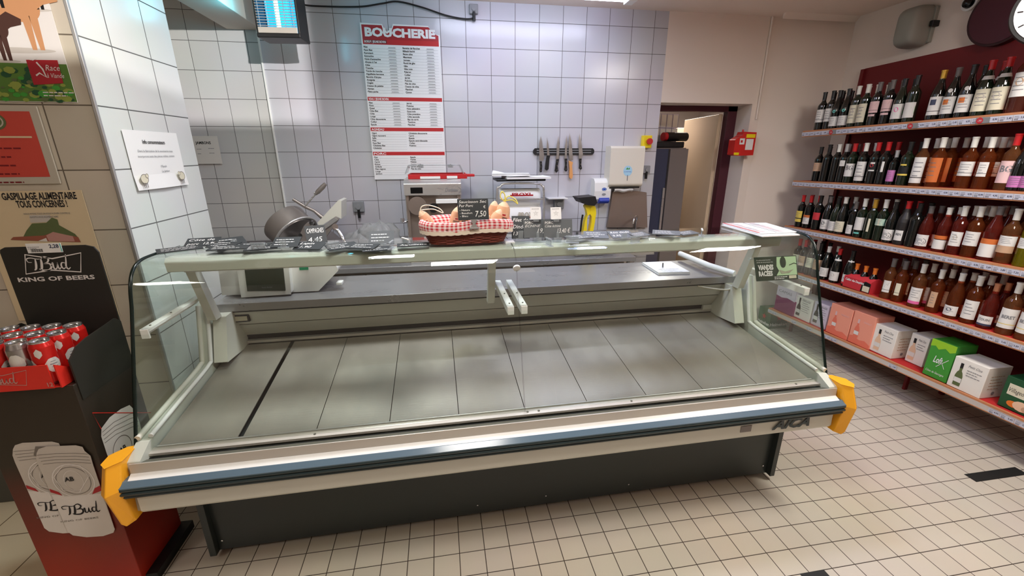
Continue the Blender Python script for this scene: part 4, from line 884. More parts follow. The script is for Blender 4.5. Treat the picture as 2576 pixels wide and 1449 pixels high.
# mincer
YM = -.52
o = empty('refrigerated_mincer', (1.10, YM, TZ))
def MP(px, py): q = hit(px, py, 1, YM); return (q.x-1.10, q.z-TZ)
xa = MP(1018, 500)[0]; xb = MP(1161, 500)[0]; zt = MP(1090, 462)[1]; zb = MP(1090, 490)[1]
MB().prism([(0, zb), (-.0, zt), (.05, zt+.03), (.38, zt+.03), (.38, 0.02), (.06, .02), (.06, zb-.004), (0.0, zb-.004)], 0, xa, xb, 'machine_steel').build('housing', o, .004)
MB().box((xa+.01, .015, .02), (xa+.03, .06, zb), 'brown_steel').box((xb-.03, .015, .02), (xb-.01, .06, zb), 'brown_steel').box((xa+.03, .05, .02), (xb-.03, .061, zb-.004), 'brown_steel').build('recess', o)
q = MP(1048, 479); MB().box((q[0]-.045, -.004, q[1]-.022), (q[0]+.045, .002, q[1]+.022), 'black_gloss').build('display', o, .002)
b = MB(); f = b.frame((0, -.002, 0), X, Z); q = MP(1120, 481); f.text('Dadaux', q[0], q[1]-.003, .026, 'ink_grey', .10, shear=.2, bold=.01); f.ring([(q[0]+.10, q[1]+.03), (q[0]+.118, q[1]+.015), (q[0]+.115, q[1]-.005), (q[0]+.10, q[1]-.018)], .003, 'ink_grey', .001, False); b.build('maker_lettering', o)
q = MP(1125, 506); MB().box((q[0]-.085, -.03, q[1]-.014), (q[0]+.085, .06, q[1]+.016), 'white_pl').build('hood', o, .003)
q = MP(1050, 518); MB().cyl((q[0], .0, q[1]), (q[0], .06, q[1]), .07, 'brown_steel').build('mincing_head', o, .006); MB().cyl((q[0]+.12, .01, q[1]-.02), (q[0]+.12, .06, q[1]-.02), .035, 'black').build('knob', o, .004)
MB().box((xa+.02, -.10, .0), (xb-.02, .36, .02), 'white_pl').build('foot_plate', o, .003)
b = MB(); b.cyl((xa-.03, .01, .3), (xa-.03, .01, .33), .014, 'chrome').cyl((xa-.03, .02, .3), (xa+.01, .04, .3), .008, 'chrome'); b.build('side_latch', o)
tag(o, 'stainless steel refrigerated meat mincer standing behind the basket', 'meat mincer')
t = empty('red_meat_tray', (1.11, -.33, TZ+zt+.031)); b = MB()
b.box((-.2, -.13, 0), (.215, .13, .008), 'red'); b.box((-.21, -.14, 0), (.235, -.13, .035), 'red'); b.box((-.21, .13, 0), (.235, .14, .035), 'red'); b.box((-.21, -.13, 0), (-.2, .13, .035), 'red'); b.box((.225, -.13, 0), (.235, .13, .035), 'red'); b.box((.215, -.05, .01), (.30, .05, .028), 'red'); b.build('tray', t, .003)
b = MB(); b.box((-.12, -.143, .002), (.03, -.1405, .02), 'paper').box((.08, -.143, .002), (.16, -.1405, .022), 'paper'); b.build('paper_slips', t)
tag(t, 'red plastic tray on top of the stainless mincer', 'tray')
t = empty('plexiglass_cover', (1.10, -.33, TZ+zt+.068))
MB().prism([(-.22, 0), (-.215, .002), (-.19, .06), (.19, .06), (.215, .002), (.22, 0), (.222, .004), (.195, .066), (-.195, .066), (-.222, .004)], 1, -.14, .14, 'plexi').build('cover', t)
for x in (-.10, .12): MB().box((x-.02, -.15, .045), (x+.02, -.13, .07), 'plexi').cyl((x, -.155, .06), (x, -.12, .06), .012, 'grey_pl').build('clip', t, .003)
tag(t, 'clear plexiglass lid with two clips above the red tray', 'lid')

def polyth(nm, pts, Yv, d0, d1, m, o, org, bev=.003):
    q = [(hit(x, y, 1, Yv).x-org.x, hit(x, y, 1, Yv).z-org.z) for x, y in pts]
    return MB().prism(q, 1, d0, d1, m).build(nm, o, bev)
# slicer
YS = -.42; org = Vector((.10, YS, TZ)); o = empty('meat_slicer', org)
def SP(px, py, dy=0): q = hit(px, py, 1, YS+dy); return Vector((q.x-org.x, dy, q.z-org.z))
MB().prism([(-.20, 0), (.24, 0), (.20, .10), (.12, .18), (-.05, .18), (-.16, .10)], 1, -.08, .30, 'slicer_steel').build('base', o, .015)
c = SP(738, 582); ax_ = Vector((-.62, .45, .55)).normalized()
b = MB(); b.cyl(c-ax_*.035, c+ax_*.10, .155, 'slicer_steel', .165, 40); b.build('motor_housing', o, .012)
b = MB(); b.cyl(c-ax_*.045, c-ax_*.035, .150, 'blade', .158, 40); b.build('blade', o)
b = MB(); aa_ = ax_.orthogonal().normalized(); bb_ = ax_.cross(aa_); b.tube([c-ax_*.04+(aa_*math.cos(k/32*6.283)+bb_*math.sin(k/32*6.283))*.166 for k in range(33)], .010, 'machine_steel', 8); b.build('blade_guard', o)
polyth('carriage_plate', [(776, 562), (785, 553), (800, 566), (818, 566), (852, 540), (861, 546), (806, 622), (752, 612)], YS, -.12, -.09, 'slicer_steel', o, org)
polyth('side_plate', [(806, 556), (858, 500), (865, 502), (865, 546), (852, 540), (812, 566)], YS, -.09, .10, 'cream', o, org)
polyth('tray_edge', [(800, 566), (818, 567), (852, 541), (860, 547), (820, 575), (798, 574)], YS, -.13, -.115, 'machine_steel', o, org)
b = MB(); b.tube([SP(737, 501, -.02), SP(768, 520, -.02), SP(790, 530, -.02), SP(812, 548, -.02)], [.012, .014, .012, .018], 'slicer_steel', 8); b.build('pusher_arm', o)
b = MB(); b.tube([SP(768, 518, -.03), SP(796, 486, -.03)], .006, 'machine_steel', 8); b.build('handle_rod', o)
b = MB(); b.tube([SP(793, 489, -.03), SP(800, 482, -.03), SP(812, 470, -.03), SP(819, 462, -.03)], [.010, .017, .018, .013], 'slicer_steel', 12); b.build('handle', o)
b = MB(); q = SP(797, 485, -.03); b.cyl(q+Vector((-.02, -.01, 0)), q+Vector((.02, .01, 0)), .006, 'machine_steel'); b.build('handle_pin', o)
for x, y in ((783, 561), (755, 592)): q = SP(x, y, -.13); MB().cyl(q, q+Vector((0, .03, 0)), .014, 'chrome').build('bolt', o, .003)
b = MB(); b.tube(cr([SP(838, 572, -.13), SP(852, 582, -.13), SP(862, 598, -.15), SP(868, 612, -.16)]), .014, 'chrome', 10); b.cyl(SP(843, 571, -.14), SP(843, 571, -.11), .022, 'chrome'); b.build('slide_lever', o)
tag(o, 'grey metal meat slicer with tilted round housing and raised pusher handle', 'meat slicer')
# plastic bag
YB = -.42; c = hit(955, 578, 1, YB); o = empty('plastic_bag_heap', (c.x, YB, TZ))
rn = random.Random(3)
def blob(cx, cz, rx, rz, sd):
    r2 = random.Random(sd); ph = [r2.uniform(0, 6) for _ in range(6)]
    def fn(u, v):
        a = u*2*math.pi; t = v*math.pi; k = 1+.12*math.sin(3*a+ph[0])*math.sin(4*t+ph[1])+.08*math.sin(7*a+ph[2]+3*t)+.05*math.sin(13*t+ph[3])
        return (cx+rx*k*math.sin(t)*math.cos(a), rx*.7*k*math.sin(t)*math.sin(a), max(.003, cz+rz*k*math.cos(t)))
    return fn
b = MB()
for i, (cx, cz, rx, rz) in enumerate(((-.09, .10, .13, .12), (.08, .13, .15, .15), (.0, .20, .09, .08))): b.grid(blob(cx, cz, rx, rz, i), 28, 16, 'film')
tag(b.build('plastic_bags'), 'crumpled clear plastic bags between the slicer and the mincer', 'plastic bag'); bpy.data.objects['plastic_bags'].location = (c.x-.07, YB, TZ)
bpy.data.objects.remove(o)
# wrapping paper stand
YW = -.42; org = Vector((1.77, YW, TZ)); o = empty('paper_roll_stand', org)
def WP(px, py, dy=0): q = hit(px, py, 1, YW+dy); return Vector((q.x-org.x, dy, q.z-org.z))
for dy in (-.0, .20):
    A = [WP(1250, 600, dy), WP(1250, 490, dy), WP(1258, 470, dy), WP(1275, 462, dy), WP(1350, 462, dy), WP(1363, 468, dy), WP(1368, 485, dy), WP(1368, 600, dy)]
    A[0].z = 0; A[-1].z = 0; MB().tube(cr(A, 5), .009, 'machine_steel', 8).build('frame_tube', o)
zr1 = WP(1310, 500)[2]; zr2 = WP(1310, 540)[2]; xl = WP(1258, 500)[0]; xr = WP(1362, 500)[0]
MB().cyl((xl, .10, zr1), (xr, .10, zr1), .075, 'paper', seg=28).build('upper_roll', o); MB().cyl((xl, .08, zr2-.02), (xr, .08, zr2-.02), .085, 'paper', seg=28).build('lower_roll', o)
MB().box((xl-.01, -.01, WP(1300, 500)[2]-.012), (xr+.01, 0, WP(1300, 500)[2]), 'machine_steel').build('cutting_bar', o); MB().box((xl-.01, -.01, WP(1300, 552)[2]-.03), (xr+.01, 0, WP(1300, 552)[2]-.018), 'machine_steel').build('cutting_bar', o)
b = MB()
for (x, y, h, w_) in ((1283, 494, .028, .19), (1300, 548, .05, .16)):
    q = WP(x, y, -.012); f = b.frame((q.x, -.014 if h < .03 else -.012, q.z), X, Z); f.rect(0, 0, w_, .012, 'board_red', .0); f.text('PROXI', .015, .004, h*.8, 'board_red' if h < .03 else 'poster_grey', w_*.8, bold=.04, d=.0006)
b.build('roll_print', o)
MB().box((xl-.03, -.02, WP(1300, 456)[2]), (xr+.03, .25, WP(1300, 450)[2]), 'black').build('top_tray', o, .008)
tag(o, 'stainless arch stand with two white wrapping paper rolls', 'paper stand')
zt2 = TZ+WP(1300, 450)[2]
for i, (dx, dy, rz, w_, h_, lb) in enumerate(((0.06, .08, .05, .36, .018, 'folded newspaper at the bottom of the stack on the paper roll stand'), (-.06, .10, -.15, .30, .016, 'creased white paper lying on top of the newspaper stack'))):
    b = MB(); b.grid(lambda u, v: ((u-.5)*w_, (v-.5)*.24, h_+(.02*math.sin(u*4+i*2)*v if i else .004*math.sin(u*6))), 12, 6, 'paper'); b.box((-w_/2, -.12, 0), (w_/2, .12, h_*.8), 'paper'); oo = b.build('folded_paper'); oo.location = (org.x+dx, YW+dy, zt2+i*.024); oo.rotation_euler = (0, 0, rz); tag(oo, lb, 'paper')
# window vac and the tub it stands on
YV = -.5; org = Vector((hit(1478, 590, 1, YV).x, YV, TZ)); 
oo = MB().box((-.14, -.12, 0), (.10, .16, .13), 'grey_pl').build('plastic_tub', None, .01); oo.location = org; tag(oo, 'grey plastic tub under the yellow window vacuum', 'tub')
org = org+Vector((0, 0, .13)); o = empty('window_vacuum', org+Vector((0, 0, .0)))
def VP(px, py, dy=0): q = hit(px, py, 1, YV+dy); return Vector((q.x-org.x, dy, q.z-org.z))
A = [VP(1484, 512), VP(1494, 528), VP(1492, 548), VP(1487, 572), VP(1482, 596)]; A[-1].z = max(A[-1].z, .02)
polyth('front_grip', [(1482, 512), (1490, 510), (1496, 522), (1497, 536), (1494, 556), (1488, 590), (1485, 606), (1475, 606), (1481, 580), (1485, 560), (1486, 544), (1482, 538)], YV, -.028, .028, 'karcher_yellow', o, org, .012)
polyth('water_tank', [(1473, 513), (1482, 512), (1482, 538), (1476, 542), (1474, 556), (1474, 575), (1474, 606), (1460, 606), (1466, 575), (1469, 556), (1475, 540), (1473, 528), (1469, 518)], YV, -.026, .026, 'karcher_yellow', o, org, .010)
polyth('suction_head', [(1449, 496), (1492, 492), (1496, 508), (1489, 516), (1473, 514), (1458, 509)], YV, -.06, .10, 'black', o, org, .006)
A = [VP(1466, 540, -.02), VP(1463, 556, -.02), VP(1459, 596, -.02)]; MB().tube(A, .008, 'black', 8).build('rear_trim', o)
tag(o, 'yellow and black handheld window vacuum standing upright', 'window vacuum')
# hand basin
o = empty('hand_wash_basin', (2.86, -.001, 1.02)); org = Vector(o.location)
def HP(px, py, Yv): q = hit(px, py, 1, Yv); return (q.x-org.x, q.z-org.z)
pts = [HP(1541, 482, -.03), HP(1600, 480, -.03), HP(1626, 484, -.03), HP(1628, 572, -.03), HP(1527, 572, -.03)]
MB().prism(pts, 1, -.035, -.0, 'brown_steel').build('splashback', o, .004)
b = MB(); b.box((-.17, -.30, -.16), (.19, 0, -.15), 'machine_steel'); b.box((-.17, -.30, -.15), (-.16, 0, .02), 'machine_steel').box((.18, -.30, -.15), (.19, 0, .02), 'machine_steel').box((-.17, -.30, -.15), (.19, -.29, .02), 'machine_steel').box((-.17, -.01, -.15), (.19, 0, .03), 'machine_steel'); b.build('bowl', o, .003)
b = MB(); b.tube(cr([(.10, -.06, .01), (.10, -.06, .12), (.085, -.10, .165), (.05, -.15, .17), (.02, -.18, .15), (.01, -.19, .11)], 6), .009, 'chrome', 10); b.build('tap', o)
tag(o, 'small stainless hand basin with brown splashback and swan neck tap', 'hand basin')
MB().box((-.09, -.05, -.9), (.09, 0, -.17), 'machine_steel').build('waste_cover', o)
# black kit on the table right end
for i, (px, py, w_, h_, d_, rz, m_, lb) in enumerate(((1520, 590, .16, .10, .12, .3, 'black', 'black plastic box lying near the hand basin'), (1535, 582, .20, .03, .12, -.35, 'grey_pl', 'grey metal sheet leaning beside the hand basin'))):
    q = hit(px, py, 1, -.45); b = MB(); b.box((-w_/2, -d_/2, 0), (w_/2, d_/2, h_), m_); oo = b.build(('plastic_box', 'metal_sheet')[i], None, .004); oo.location = (q.x, -.42+i*.22, TZ+.0+(.0 if i == 0 else 0)); oo.rotation_euler = (0, 0, rz)
    if i: oo.scale = (1, 1, 4)
    tag(oo, lb, 'box' if i == 0 else 'metal sheet')
# things in the store room
b = empty('upright_fridge', (3.49, .75, 0)); MB().box((-.36, -.30, .06), (.20, .32, 1.80), 'fridge_grey').build('cabinet', b, .006)
MB().box((-.36, -.345, .08), (-.02, -.305, 1.79), 'fridge_blue').build('door', b, .004); MB().box((0.0, -.345, .08), (.20, -.305, 1.79), 'fridge_grey').build('door', b, .004); MB().box((-.05, -.365, .9), (-.025, -.345, 1.4), 'machine_steel').build('handle', b, .004)
MB().box((-.34, -.28, 0), (.18, .3, .06), 'black').build('plinth', b)
bb = MB(); f = bb.frame((-.30, -.346, 1.28), X, Z); f.ring([(0, .06), (.03, .08), (.06, .05)], .008, 'chalk', .001, False); f.ring([(.10, .08), (.13, .0)], .008, 'chalk', .001, False); f.ring([(.03, .0), (.0, -.03)], .008, 'chalk', .001, False); bb.build('worn_lettering', b)
tag(b, 'dark blue and grey upright fridge in the store room behind the door', 'fridge')
for i, z in enumerate((1.862, 2.005)):
    bb = MB(); bb.box((-.26, -.2, 0), (.22, .2, .14), 'card_lilac'); f = bb.frame((0, -.2005, 0), X, Z)
    for k in range(6): f.rect(-.25+k*.08, .01, -.185+k*.08, .13, 'cardboard', .001); f.seg((-.18+k*.08, 0), (-.18+k*.08, .14), .004, 'ink_grey', .002)
    oo = bb.build('crate'); oo.location = (3.44, .84, z); oo.rotation_euler = (0, 0, .25); tag(oo, ('lower' if i == 0 else 'upper')+' pale lilac crate stacked on the fridge in the store room', 'crate')
MB().box((-.3, -.28, 0), (.26, .28, .06), 'black').build('storage_board', None, .01); oo = bpy.data.objects['storage_board']; oo.location = (3.42, .76, 1.801); tag(oo, 'dark board between the fridge top and the crates', 'board')
oo = MB().cyl((-.14, 0, .05), (-.10, 0, .05), .042, 'red').cyl((-.10, 0, .05), (.16, 0, .05), .045, 'black').build('wrapped_bottle', None); oo.location = (3.60, .57, 1.8625); oo.rotation_euler = (0, 0, .2); tag(oo, 'dark bottle with red end lying on top of the fridge', 'bottle')

# ------------------------------------------------------------------ on the counter: scale, notepad
ZW = 1.043
o = empty('weighing_scale', CASE @ Vector((.28, .74, ZW)), TH)
def LP(px, py, yl): q = lhit(px, py, 1, yl); return (q.x-.28, max(.006, q.z-ZW))
MB().prism([LP(545, 668, .62), LP(700, 656, .62), LP(838, 655, .62), LP(850, 682, .62), LP(801, 738, .62), LP(720, 745, .62), LP(620, 748, .62), LP(556, 744, .62)], 1, -.11, .14, 'white_pl').build('body', o, .018)
s4 = [LP(598, 667, .60), LP(728, 663, .60), LP(735, 738, .60), LP(610, 747, .60)]
MB().prism(s4, 1, -.155, -.105, 'white_pl').build('screen_surround', o, .012)
s4 = [LP(616, 675, .585), LP(713, 673, .585), LP(719, 731, .585), LP(623, 732, .585)]
MB().prism(s4, 1, -.160, -.154, 'screen').build('screen', o, .003)
b = MB(); q = LP(672, 724, .58); f = b.frame((q[0], -.161, q[1]), X, Z); f.text('Avery Berkel', 0, 0, .007, 'ink_grey', .05, 'c', d=.0006); b.build('screen_lettering', o)
q = LP(760, 676, .60); MB().box((q[0]-.022, -.1125, q[1]-.014), (q[0]+.022, -.1105, q[1]+.026), 'teal').build('seal_sticker', o)
for x in (-.22, .10): MB().cyl((x, -.06, -.0), (x, -.06, .02), .016, 'black').build('foot', o)
b = MB(); b.box((-.30, -.10, .215), (.22, .16, .228), 'machine_steel'); b.build('weighing_plate', o, .003)
MB().box((.24, -.10, .03), (.27, -.05, .045), 'white_pl').build('latch', o, .003)
tag(o, 'white shop weighing scale with dark screen at the left of the counter', 'weighing scale')
P_ = [lhit(x, y, 2, ZW) for x, y in ((1673, 653), (1746, 655), (1742, 691), (1658, 690))]
c = (P_[2]+P_[3])/2; o = empty('notepad', CASE @ Vector((c.x-.0, c.y+.105, ZW)), TH-.08)
MB().box((-.10, -.10, 0), (.10, .16, .014), 'paper').build('pages', o, .001); MB().box((-.102, -.102, 0), (.102, .162, .002), 'white_pl').build('cover', o)
b = MB(); f = b.frame((0, 0, .0142), X, Y); f.lines(-.07, .07, -.03, 3, .03, .003, 'ink_grey', d=.0004); b.build('handwriting', o)
tag(o, 'white notepad lying on the steel worktop at the right', 'notepad')
q = CASE @ Vector((c.x, c.y+.16, ZW+.0185)); o = MB().cyl((-.0, -.055, 0), (0, .05, 0), .004, 'black', seg=10).cyl((0, -.068, 0), (0, -.055, 0), .001, 'chrome', .004, 8).build('pen'); o.location = q; o.rotation_euler = (0, 0, -.5); tag(o, 'black pen lying on the white notepad', 'pen')
# green sign hung in the right end of the glass
s_ = [lhit(x, y, 1, .085) for x, y in ((1897, 648), (2003, 643), (2008, 702), (1904, 708))]
o0 = CASE @ s_[3]; U_ = (CASE @ s_[2]-o0); V_ = (CASE @ s_[0]-o0); wS = U_.length; hS = V_.length
o = empty('meat_sign', o0); b = MB(); f = b.frame((0, 0, 0), U_, V_); f.slab(0, 0, wS, hS, -.004, 0, 'sign_green'); b.build('board', o)
b = MB(); f = b.frame((0, 0, 0), U_, V_); f.poly([(wS*.52, hS*.98), (wS*.5, hS*.6), (wS*.55, hS*.4), (wS*.48, hS*.2), (wS*.98, hS*.2), (wS*.98, hS*.98)], 'sign_lime', .001)
f.disc(wS*.66, hS*.76, wS*.07, hS*.24, 'sign_green', .002, 16); f.poly([(wS*.56, hS*.45), (wS*.7, hS*.36), (wS*.9, hS*.44), (wS*.8, hS*.3), (wS*.6, hS*.28)], 'meat', .002)
f.ring([(wS*.8, hS*.62), (wS*.92, hS*.7), (wS*.98, hS*.66)], .004, 'sign_green', .002, False); b.build('picture', o)
b = MB(); f = b.frame((0, 0, 0), U_, V_); f.text('VIANDES', wS*.06, hS*.48, hS*.2, 'white', wS*.36, bold=.05, d=.002); f.text('RACÉES', wS*.06, hS*.22, hS*.2, 'white', wS*.33, bold=.05, d=.002); f.text('Ici, votre artisan boucher', wS*.04, hS*.86, hS*.05, 'white', wS*.33, d=.002); f.text('est fier de vous proposer des', wS*.04, hS*.77, hS*.05, 'white', wS*.38, d=.002)
f.lines(wS*.42, wS*.75, hS*.13, 2, hS*.07, hS*.03, 'white', d=.003); f.rect(wS*.77, hS*.06, wS*.95, hS*.19, 'lab_cream', .003); b.build('lettering', o)
tag(o, 'dark green sign reading VIANDES RACÉES hanging at the right glass end', 'sign')
b = MB(); b.cyl(V_.normalized()*hS*.96+U_.normalized()*-.01, V_.normalized()*hS*.96+U_.normalized()*-.03, .006, 'plexi'); b.tube([U_*.98+Vector((0, 0, .015)), U_*1.05+Vector((0, .0, .01))], .006, 'acrylic'); b.build('suction_hook', o)

# ------------------------------------------------------------------ cards on the glass top
ZT = 1.3615
SL = {}
def slate(px, py, w_, h_, rz, tilt, label, writing='', m_='slate', holder=False, z=0., zt_=ZT, sub=''):
    q = lhit(px, py, 2, zt_); o = empty('price_card', CASE @ Vector((q.x, q.y, zt_+z)), TH+rz)
    a = R(tilt); u = X; v = Vector((0, math.cos(a), math.sin(a)))
    b = MB(); f = b.frame((0, 0, .001), u, v); f.slab(-w_/2, 0, w_/2, h_, -.0015, .0015, m_); b.build('card', o)
    b = MB(); f = b.frame((0, 0, .001), u, v)
    if writing:
        ls = writing.split('|'); n = len(ls)
        for i, t_ in enumerate(ls):
            f.text(t_, -w_*.42, h_*(1-(i+.85)/n*.9)-.0, h_*.5/n if n > 1 else h_*.35, 'chalk', min(w_*.84, len(t_)*h_*.26/n*1.2), shear=.2, d=.0024)
    else: f.lines(-w_*.4, w_*.4, h_*.7, 3, h_*.24, h_*.05, 'chalk', d=.0024, seed=int(px))
    b.build('chalk_writing', o)
    if holder or tilt > 40:
        b = MB(); b.box((-.022, -.012, 0), (.022, .02, .0035), 'acrylic'); b.box((-.012, -.006, 0), (.012, .0, h_*.35), 'acrylic'); b.build('clear_holder', o, .001)
    tag(o, label, 'price card', 'chalkboard price cards on the glass top'); return o
G = [
 (455, 632, .16, .075, .55, 4, 'black chalk price card at the far left tip of the glass top', ''),
 (505, 622, .13, .09, .2, 14, 'black chalk price card propped second from the left end', 'Côte de|porc  12,90'),
 (545, 628, .12, .08, -.4, 9, 'black price card crossing the left heap of cards', ''),
 (570, 634, .15, .07, .1, 3, 'black price card lying in front in the left heap', ''),
 (590, 618, .11, .085, .6, 16, 'tilted black price card at the back of the left heap', ''),
 (625, 628, .13, .08, -.15, 6, 'black price card at the right of the left heap', ''),
 (660, 632, .14, .06, .25, 3, 'black price card lying right of the left heap', ''),
 (715, 628, .11, .085, .0, 20, 'dark price card standing low below the slicer', ''),
 (770, 628, .12, .08, -.2, 12, 'dark price card with white writing below the slicer', 'Lapin|11,90'),
 (868, 628, .13, .07, .5, 10, 'dark price card in the middle heap, leftmost', ''),
 (905, 630, .12, .075, -.3, 5, 'dark price card in the middle heap, in front', ''),
 (960, 620, .11, .09, .05, 30, 'black price card standing in the middle heap', ''),
 (950, 632, .12, .07, .2, 4, 'dark price card lying at the right of the middle heap', ''),
 (1040, 622, .14, .05, .05, 5, 'small flat black card with writing left of the basket', 'Aiguillette'),
 (1310, 604, .085, .11, -.15, 66, 'leaning black card reading Filet de Dinde beside the basket', 'Filet de|Dinde|13'),
 (1465, 606, .13, .06, .3, 6, 'grey card lying behind the yellow vacuum on the glass top', ''),
 (1500, 600, .12, .08, -.3, 14, 'grey card propped right of the yellow vacuum', ''),
 (1570, 600, .12, .07, .1, 18, 'blue grey card with fine white writing before the basin', 'Rôti dinde|9,95'),
 (1620, 598, .10, .06, .4, 8, 'dark card with small clear holder before the basin', ''),
 (1675, 596, .13, .07, -.5, 8, 'dark card lying in front of the store room door', ''),
 (1740, 590, .12, .06, .3, 5, 'pale grey card near the red price sheets', ''),
]
for i, g in enumerate(G):
    slate(g[0], g[1], g[2], g[3], g[4], g[5], g[6], g[7], 'slate_grey' if g[0] > 1460 else 'slate', z=.003*(i % 4), holder=i in (4, 7, 11, 17))
slate(800, 617, .085, .095, .35, 58, 'black slate reading CAMPAGNES in front of the meat slicer', 'CAMPAGNES|4,45')
for px, tx, pr, lb in ((1352, 'PORC|ÉCHINE', '19,85', 'grey card priced 19,85 with a white square clip above'), (1402, 'PORC|Côte échine', '13,40 €', 'grey card priced 13,40 with a white square clip above')):
    q = lhit(px, 604, 2, ZT); o = empty('price_card', CASE @ Vector((q.x, q.y, ZT)), TH); b = MB(); v = Vector((0, .25, .97)).normalized(); f = b.frame((0, 0, .012), X, v)
    f.slab(-.065, 0, .075, .085, -.002, 0, 'slate_grey'); b.build('card', o); b = MB(); f = b.frame((0, 0, .012), X, v); f.text(tx.split('|')[0], -.058, .066, .011, 'chalk', bold=.03, d=.001); f.text(tx.split('|')[1], -.058, .050, .012, 'chalk', .075, shear=.3, d=.001); f.text(pr, .0, .022, .022, 'chalk', .065, shear=.3, d=.001); b.build('chalk_writing', o)
    b = MB(); f = b.frame((0, -.004, .10), X, v); f.slab(-.035, 0, .015, .055, -.002, .001, 'white'); f.rect(-.022, -.012, .004, 0, 'acrylic', 0.); b.build('white_clip', o)
    b = MB(); f = b.frame((0, -.004, .10), X, v); f.ring([(-.01+.012*math.cos(k*1.2566*2+1.57), .027+.012*math.sin(k*1.2566*2+1.57)) for k in range(5)], .0012, 'ink', .0015); f.lines(-.028, .008, .046, 1, .01, .002, 'ink_grey', d=.0015); f.text('label', -.018, .006, .006, 'ink', d=.0015) if False else None; b.build('clip_emblem', o)
    b = MB(); b.box((-.018, -.01, 0), (.018, .02, .012), 'acrylic'); b.box((-.006, -.008, .01), (.006, -.002, .04), 'acrylic'); b.build('clear_holder', o, .001)
    tag(o, lb, 'price card', 'chalkboard price cards on the glass top')
# clear ticket holders scattered
HL = ['between the left heap cards', 'beside the slicer slate', 'in the middle heap', 'left of the basket, leaning', 'right of the yellow vacuum', 'before the hand basin', 'near the door side', 'under the priced cards']
for i, (px, py) in enumerate(((650, 624), (838, 622), (985, 620), (1020, 612), (1440, 606), (1598, 606), (1765, 588), (1380, 612))):
    q = lhit(px, py, 2, ZT+.012); b = MB(); b.box((-.03, -.012, 0), (.03, .012, .003), 'acrylic'); b.box((-.028, -.002, .003), (.028, .001, .03), 'acrylic'); b.box((-.03, -.004, .028), (.03, .004, .034), 'white_pl' if i in (3, 6) else 'acrylic')
    oo = b.build('ticket_holder', None, .001); oo.location = CASE @ Vector((q.x, q.y, ZT+.0015)); oo.rotation_euler = (0, 0, i*.7); tag(oo, 'clear plastic ticket holder '+HL[i]+' on the glass top', 'ticket holder')
# red and white price sheets
P_ = [lhit(x, y, 2, ZT+.004) for x, y in ((1815, 567), (1925, 566), (2012, 592), (1918, 596))]
for i, (dz, sh) in enumerate(((0, 0), (.007, .012))):
    o = empty('price_sheet_stack', CASE @ Vector((P_[3].x, P_[3].y, ZT+.003+dz)), TH); pts = [p_-P_[3] for p_ in P_]; pts = [Vector((p_.x+(sh if i else 0), p_.y+(sh if i else 0), 0)) for p_ in pts]
    if i == 0: pts = [p_*1.0 for p_ in pts]
    else: pts = [pts[0].lerp(pts[1], 0.0), pts[1], pts[2].lerp(pts[1], .1), pts[3].lerp(pts[0], .1)]
    b = MB(); vs = [p_+Vector((0, 0, d)) for d in (0, .005) for p_ in (pts[3], pts[2], pts[1], pts[0])]; b.add(vs, [(3, 2, 1, 0), (4, 5, 6, 7), (0, 1, 5, 4), (1, 2, 6, 5), (2, 3, 7, 6), (3, 0, 4, 7)], 'white'); b.build('board', o)
    if i:
        b = MB(); a0, a1, a2, a3 = pts[3], pts[2], pts[1], pts[0]
        def bil(u, v): return (a0*(1-u)+a1*u)*(1-v)+(a3*(1-u)+a2*u)*v+Vector((0, 0, .0056))
        b.add([bil(.0, .0), bil(.05, .0), bil(.05, 1), bil(.0, 1)], [(0, 1, 2, 3)], 'red'); b.add([bil(.46, 0), bil(.48, 0), bil(.48, 1), bil(.46, 1)], [(0, 1, 2, 3)], 'maroon')
        for k in range(24):
            for c_ in ((.09, .40), (.54, .93)):
                u0 = c_[0]; v_ = .04+k*.04; b.add([bil(u0, v_), bil(u0+(c_[1]-c_[0])*random.uniform(.3, .6), v_), bil(u0+(c_[1]-c_[0])*.5, v_+.012), bil(u0, v_+.012)], [(0, 1, 2, 3)], random.choice(['ham_pink', 'ham_pink', 'ink_grey']))
        b.build('printed_lists', o)
    tag(o, ('upper red and white printed price board lying on the glass top at the right', 'lower white board under the printed price board at the right')[1-i], 'price board')

# ------------------------------------------------------------------ basket
q = lhit(1176, 612, 2, ZT); BX = Vector((q.x, q.y+.055, ZT)); rzb = TH+.03
o = empty('wicker_basket', CASE @ BX, rzb)
def rr(u, w_, d_, r_=.04):
    a = u*2*math.pi; n = 5.; c_, s_ = math.cos(a), math.sin(a); k = (abs(c_)**n+abs(s_)**n)**(-1/n); return Vector((w_*k*c_, d_*k*s_, 0))
b = MB(); lev = 11
for j in range(lev):
    t_ = j/(lev-1); w_ = .168+.03*t_; d_ = .075+.02*t_; z = .006+j*.0066
    b.tube([rr(i/72, w_, d_)+(rr(i/72, 1, 1).normalized()*.0028*math.sin(i/72*math.pi*36+(j % 2)*math.pi))+Vector((0, 0, z)) for i in range(73)], .0048, 'wicker', 6, False)
b.build('woven_wall', o)
b = MB()
for i in range(30): a = rr(i/30, .168, .075); c_ = rr(i/30, .198, .095); b.tube([a+Vector((0, 0, .002)), c_+Vector((0, 0, .075))], .004, 'wicker', 6)
b.build('stakes', o); MB().prism([tuple(rr(i/40, .166, .073))[:2] for i in range(40)], 2, 0, .006, 'wicker').build('bottom', o)
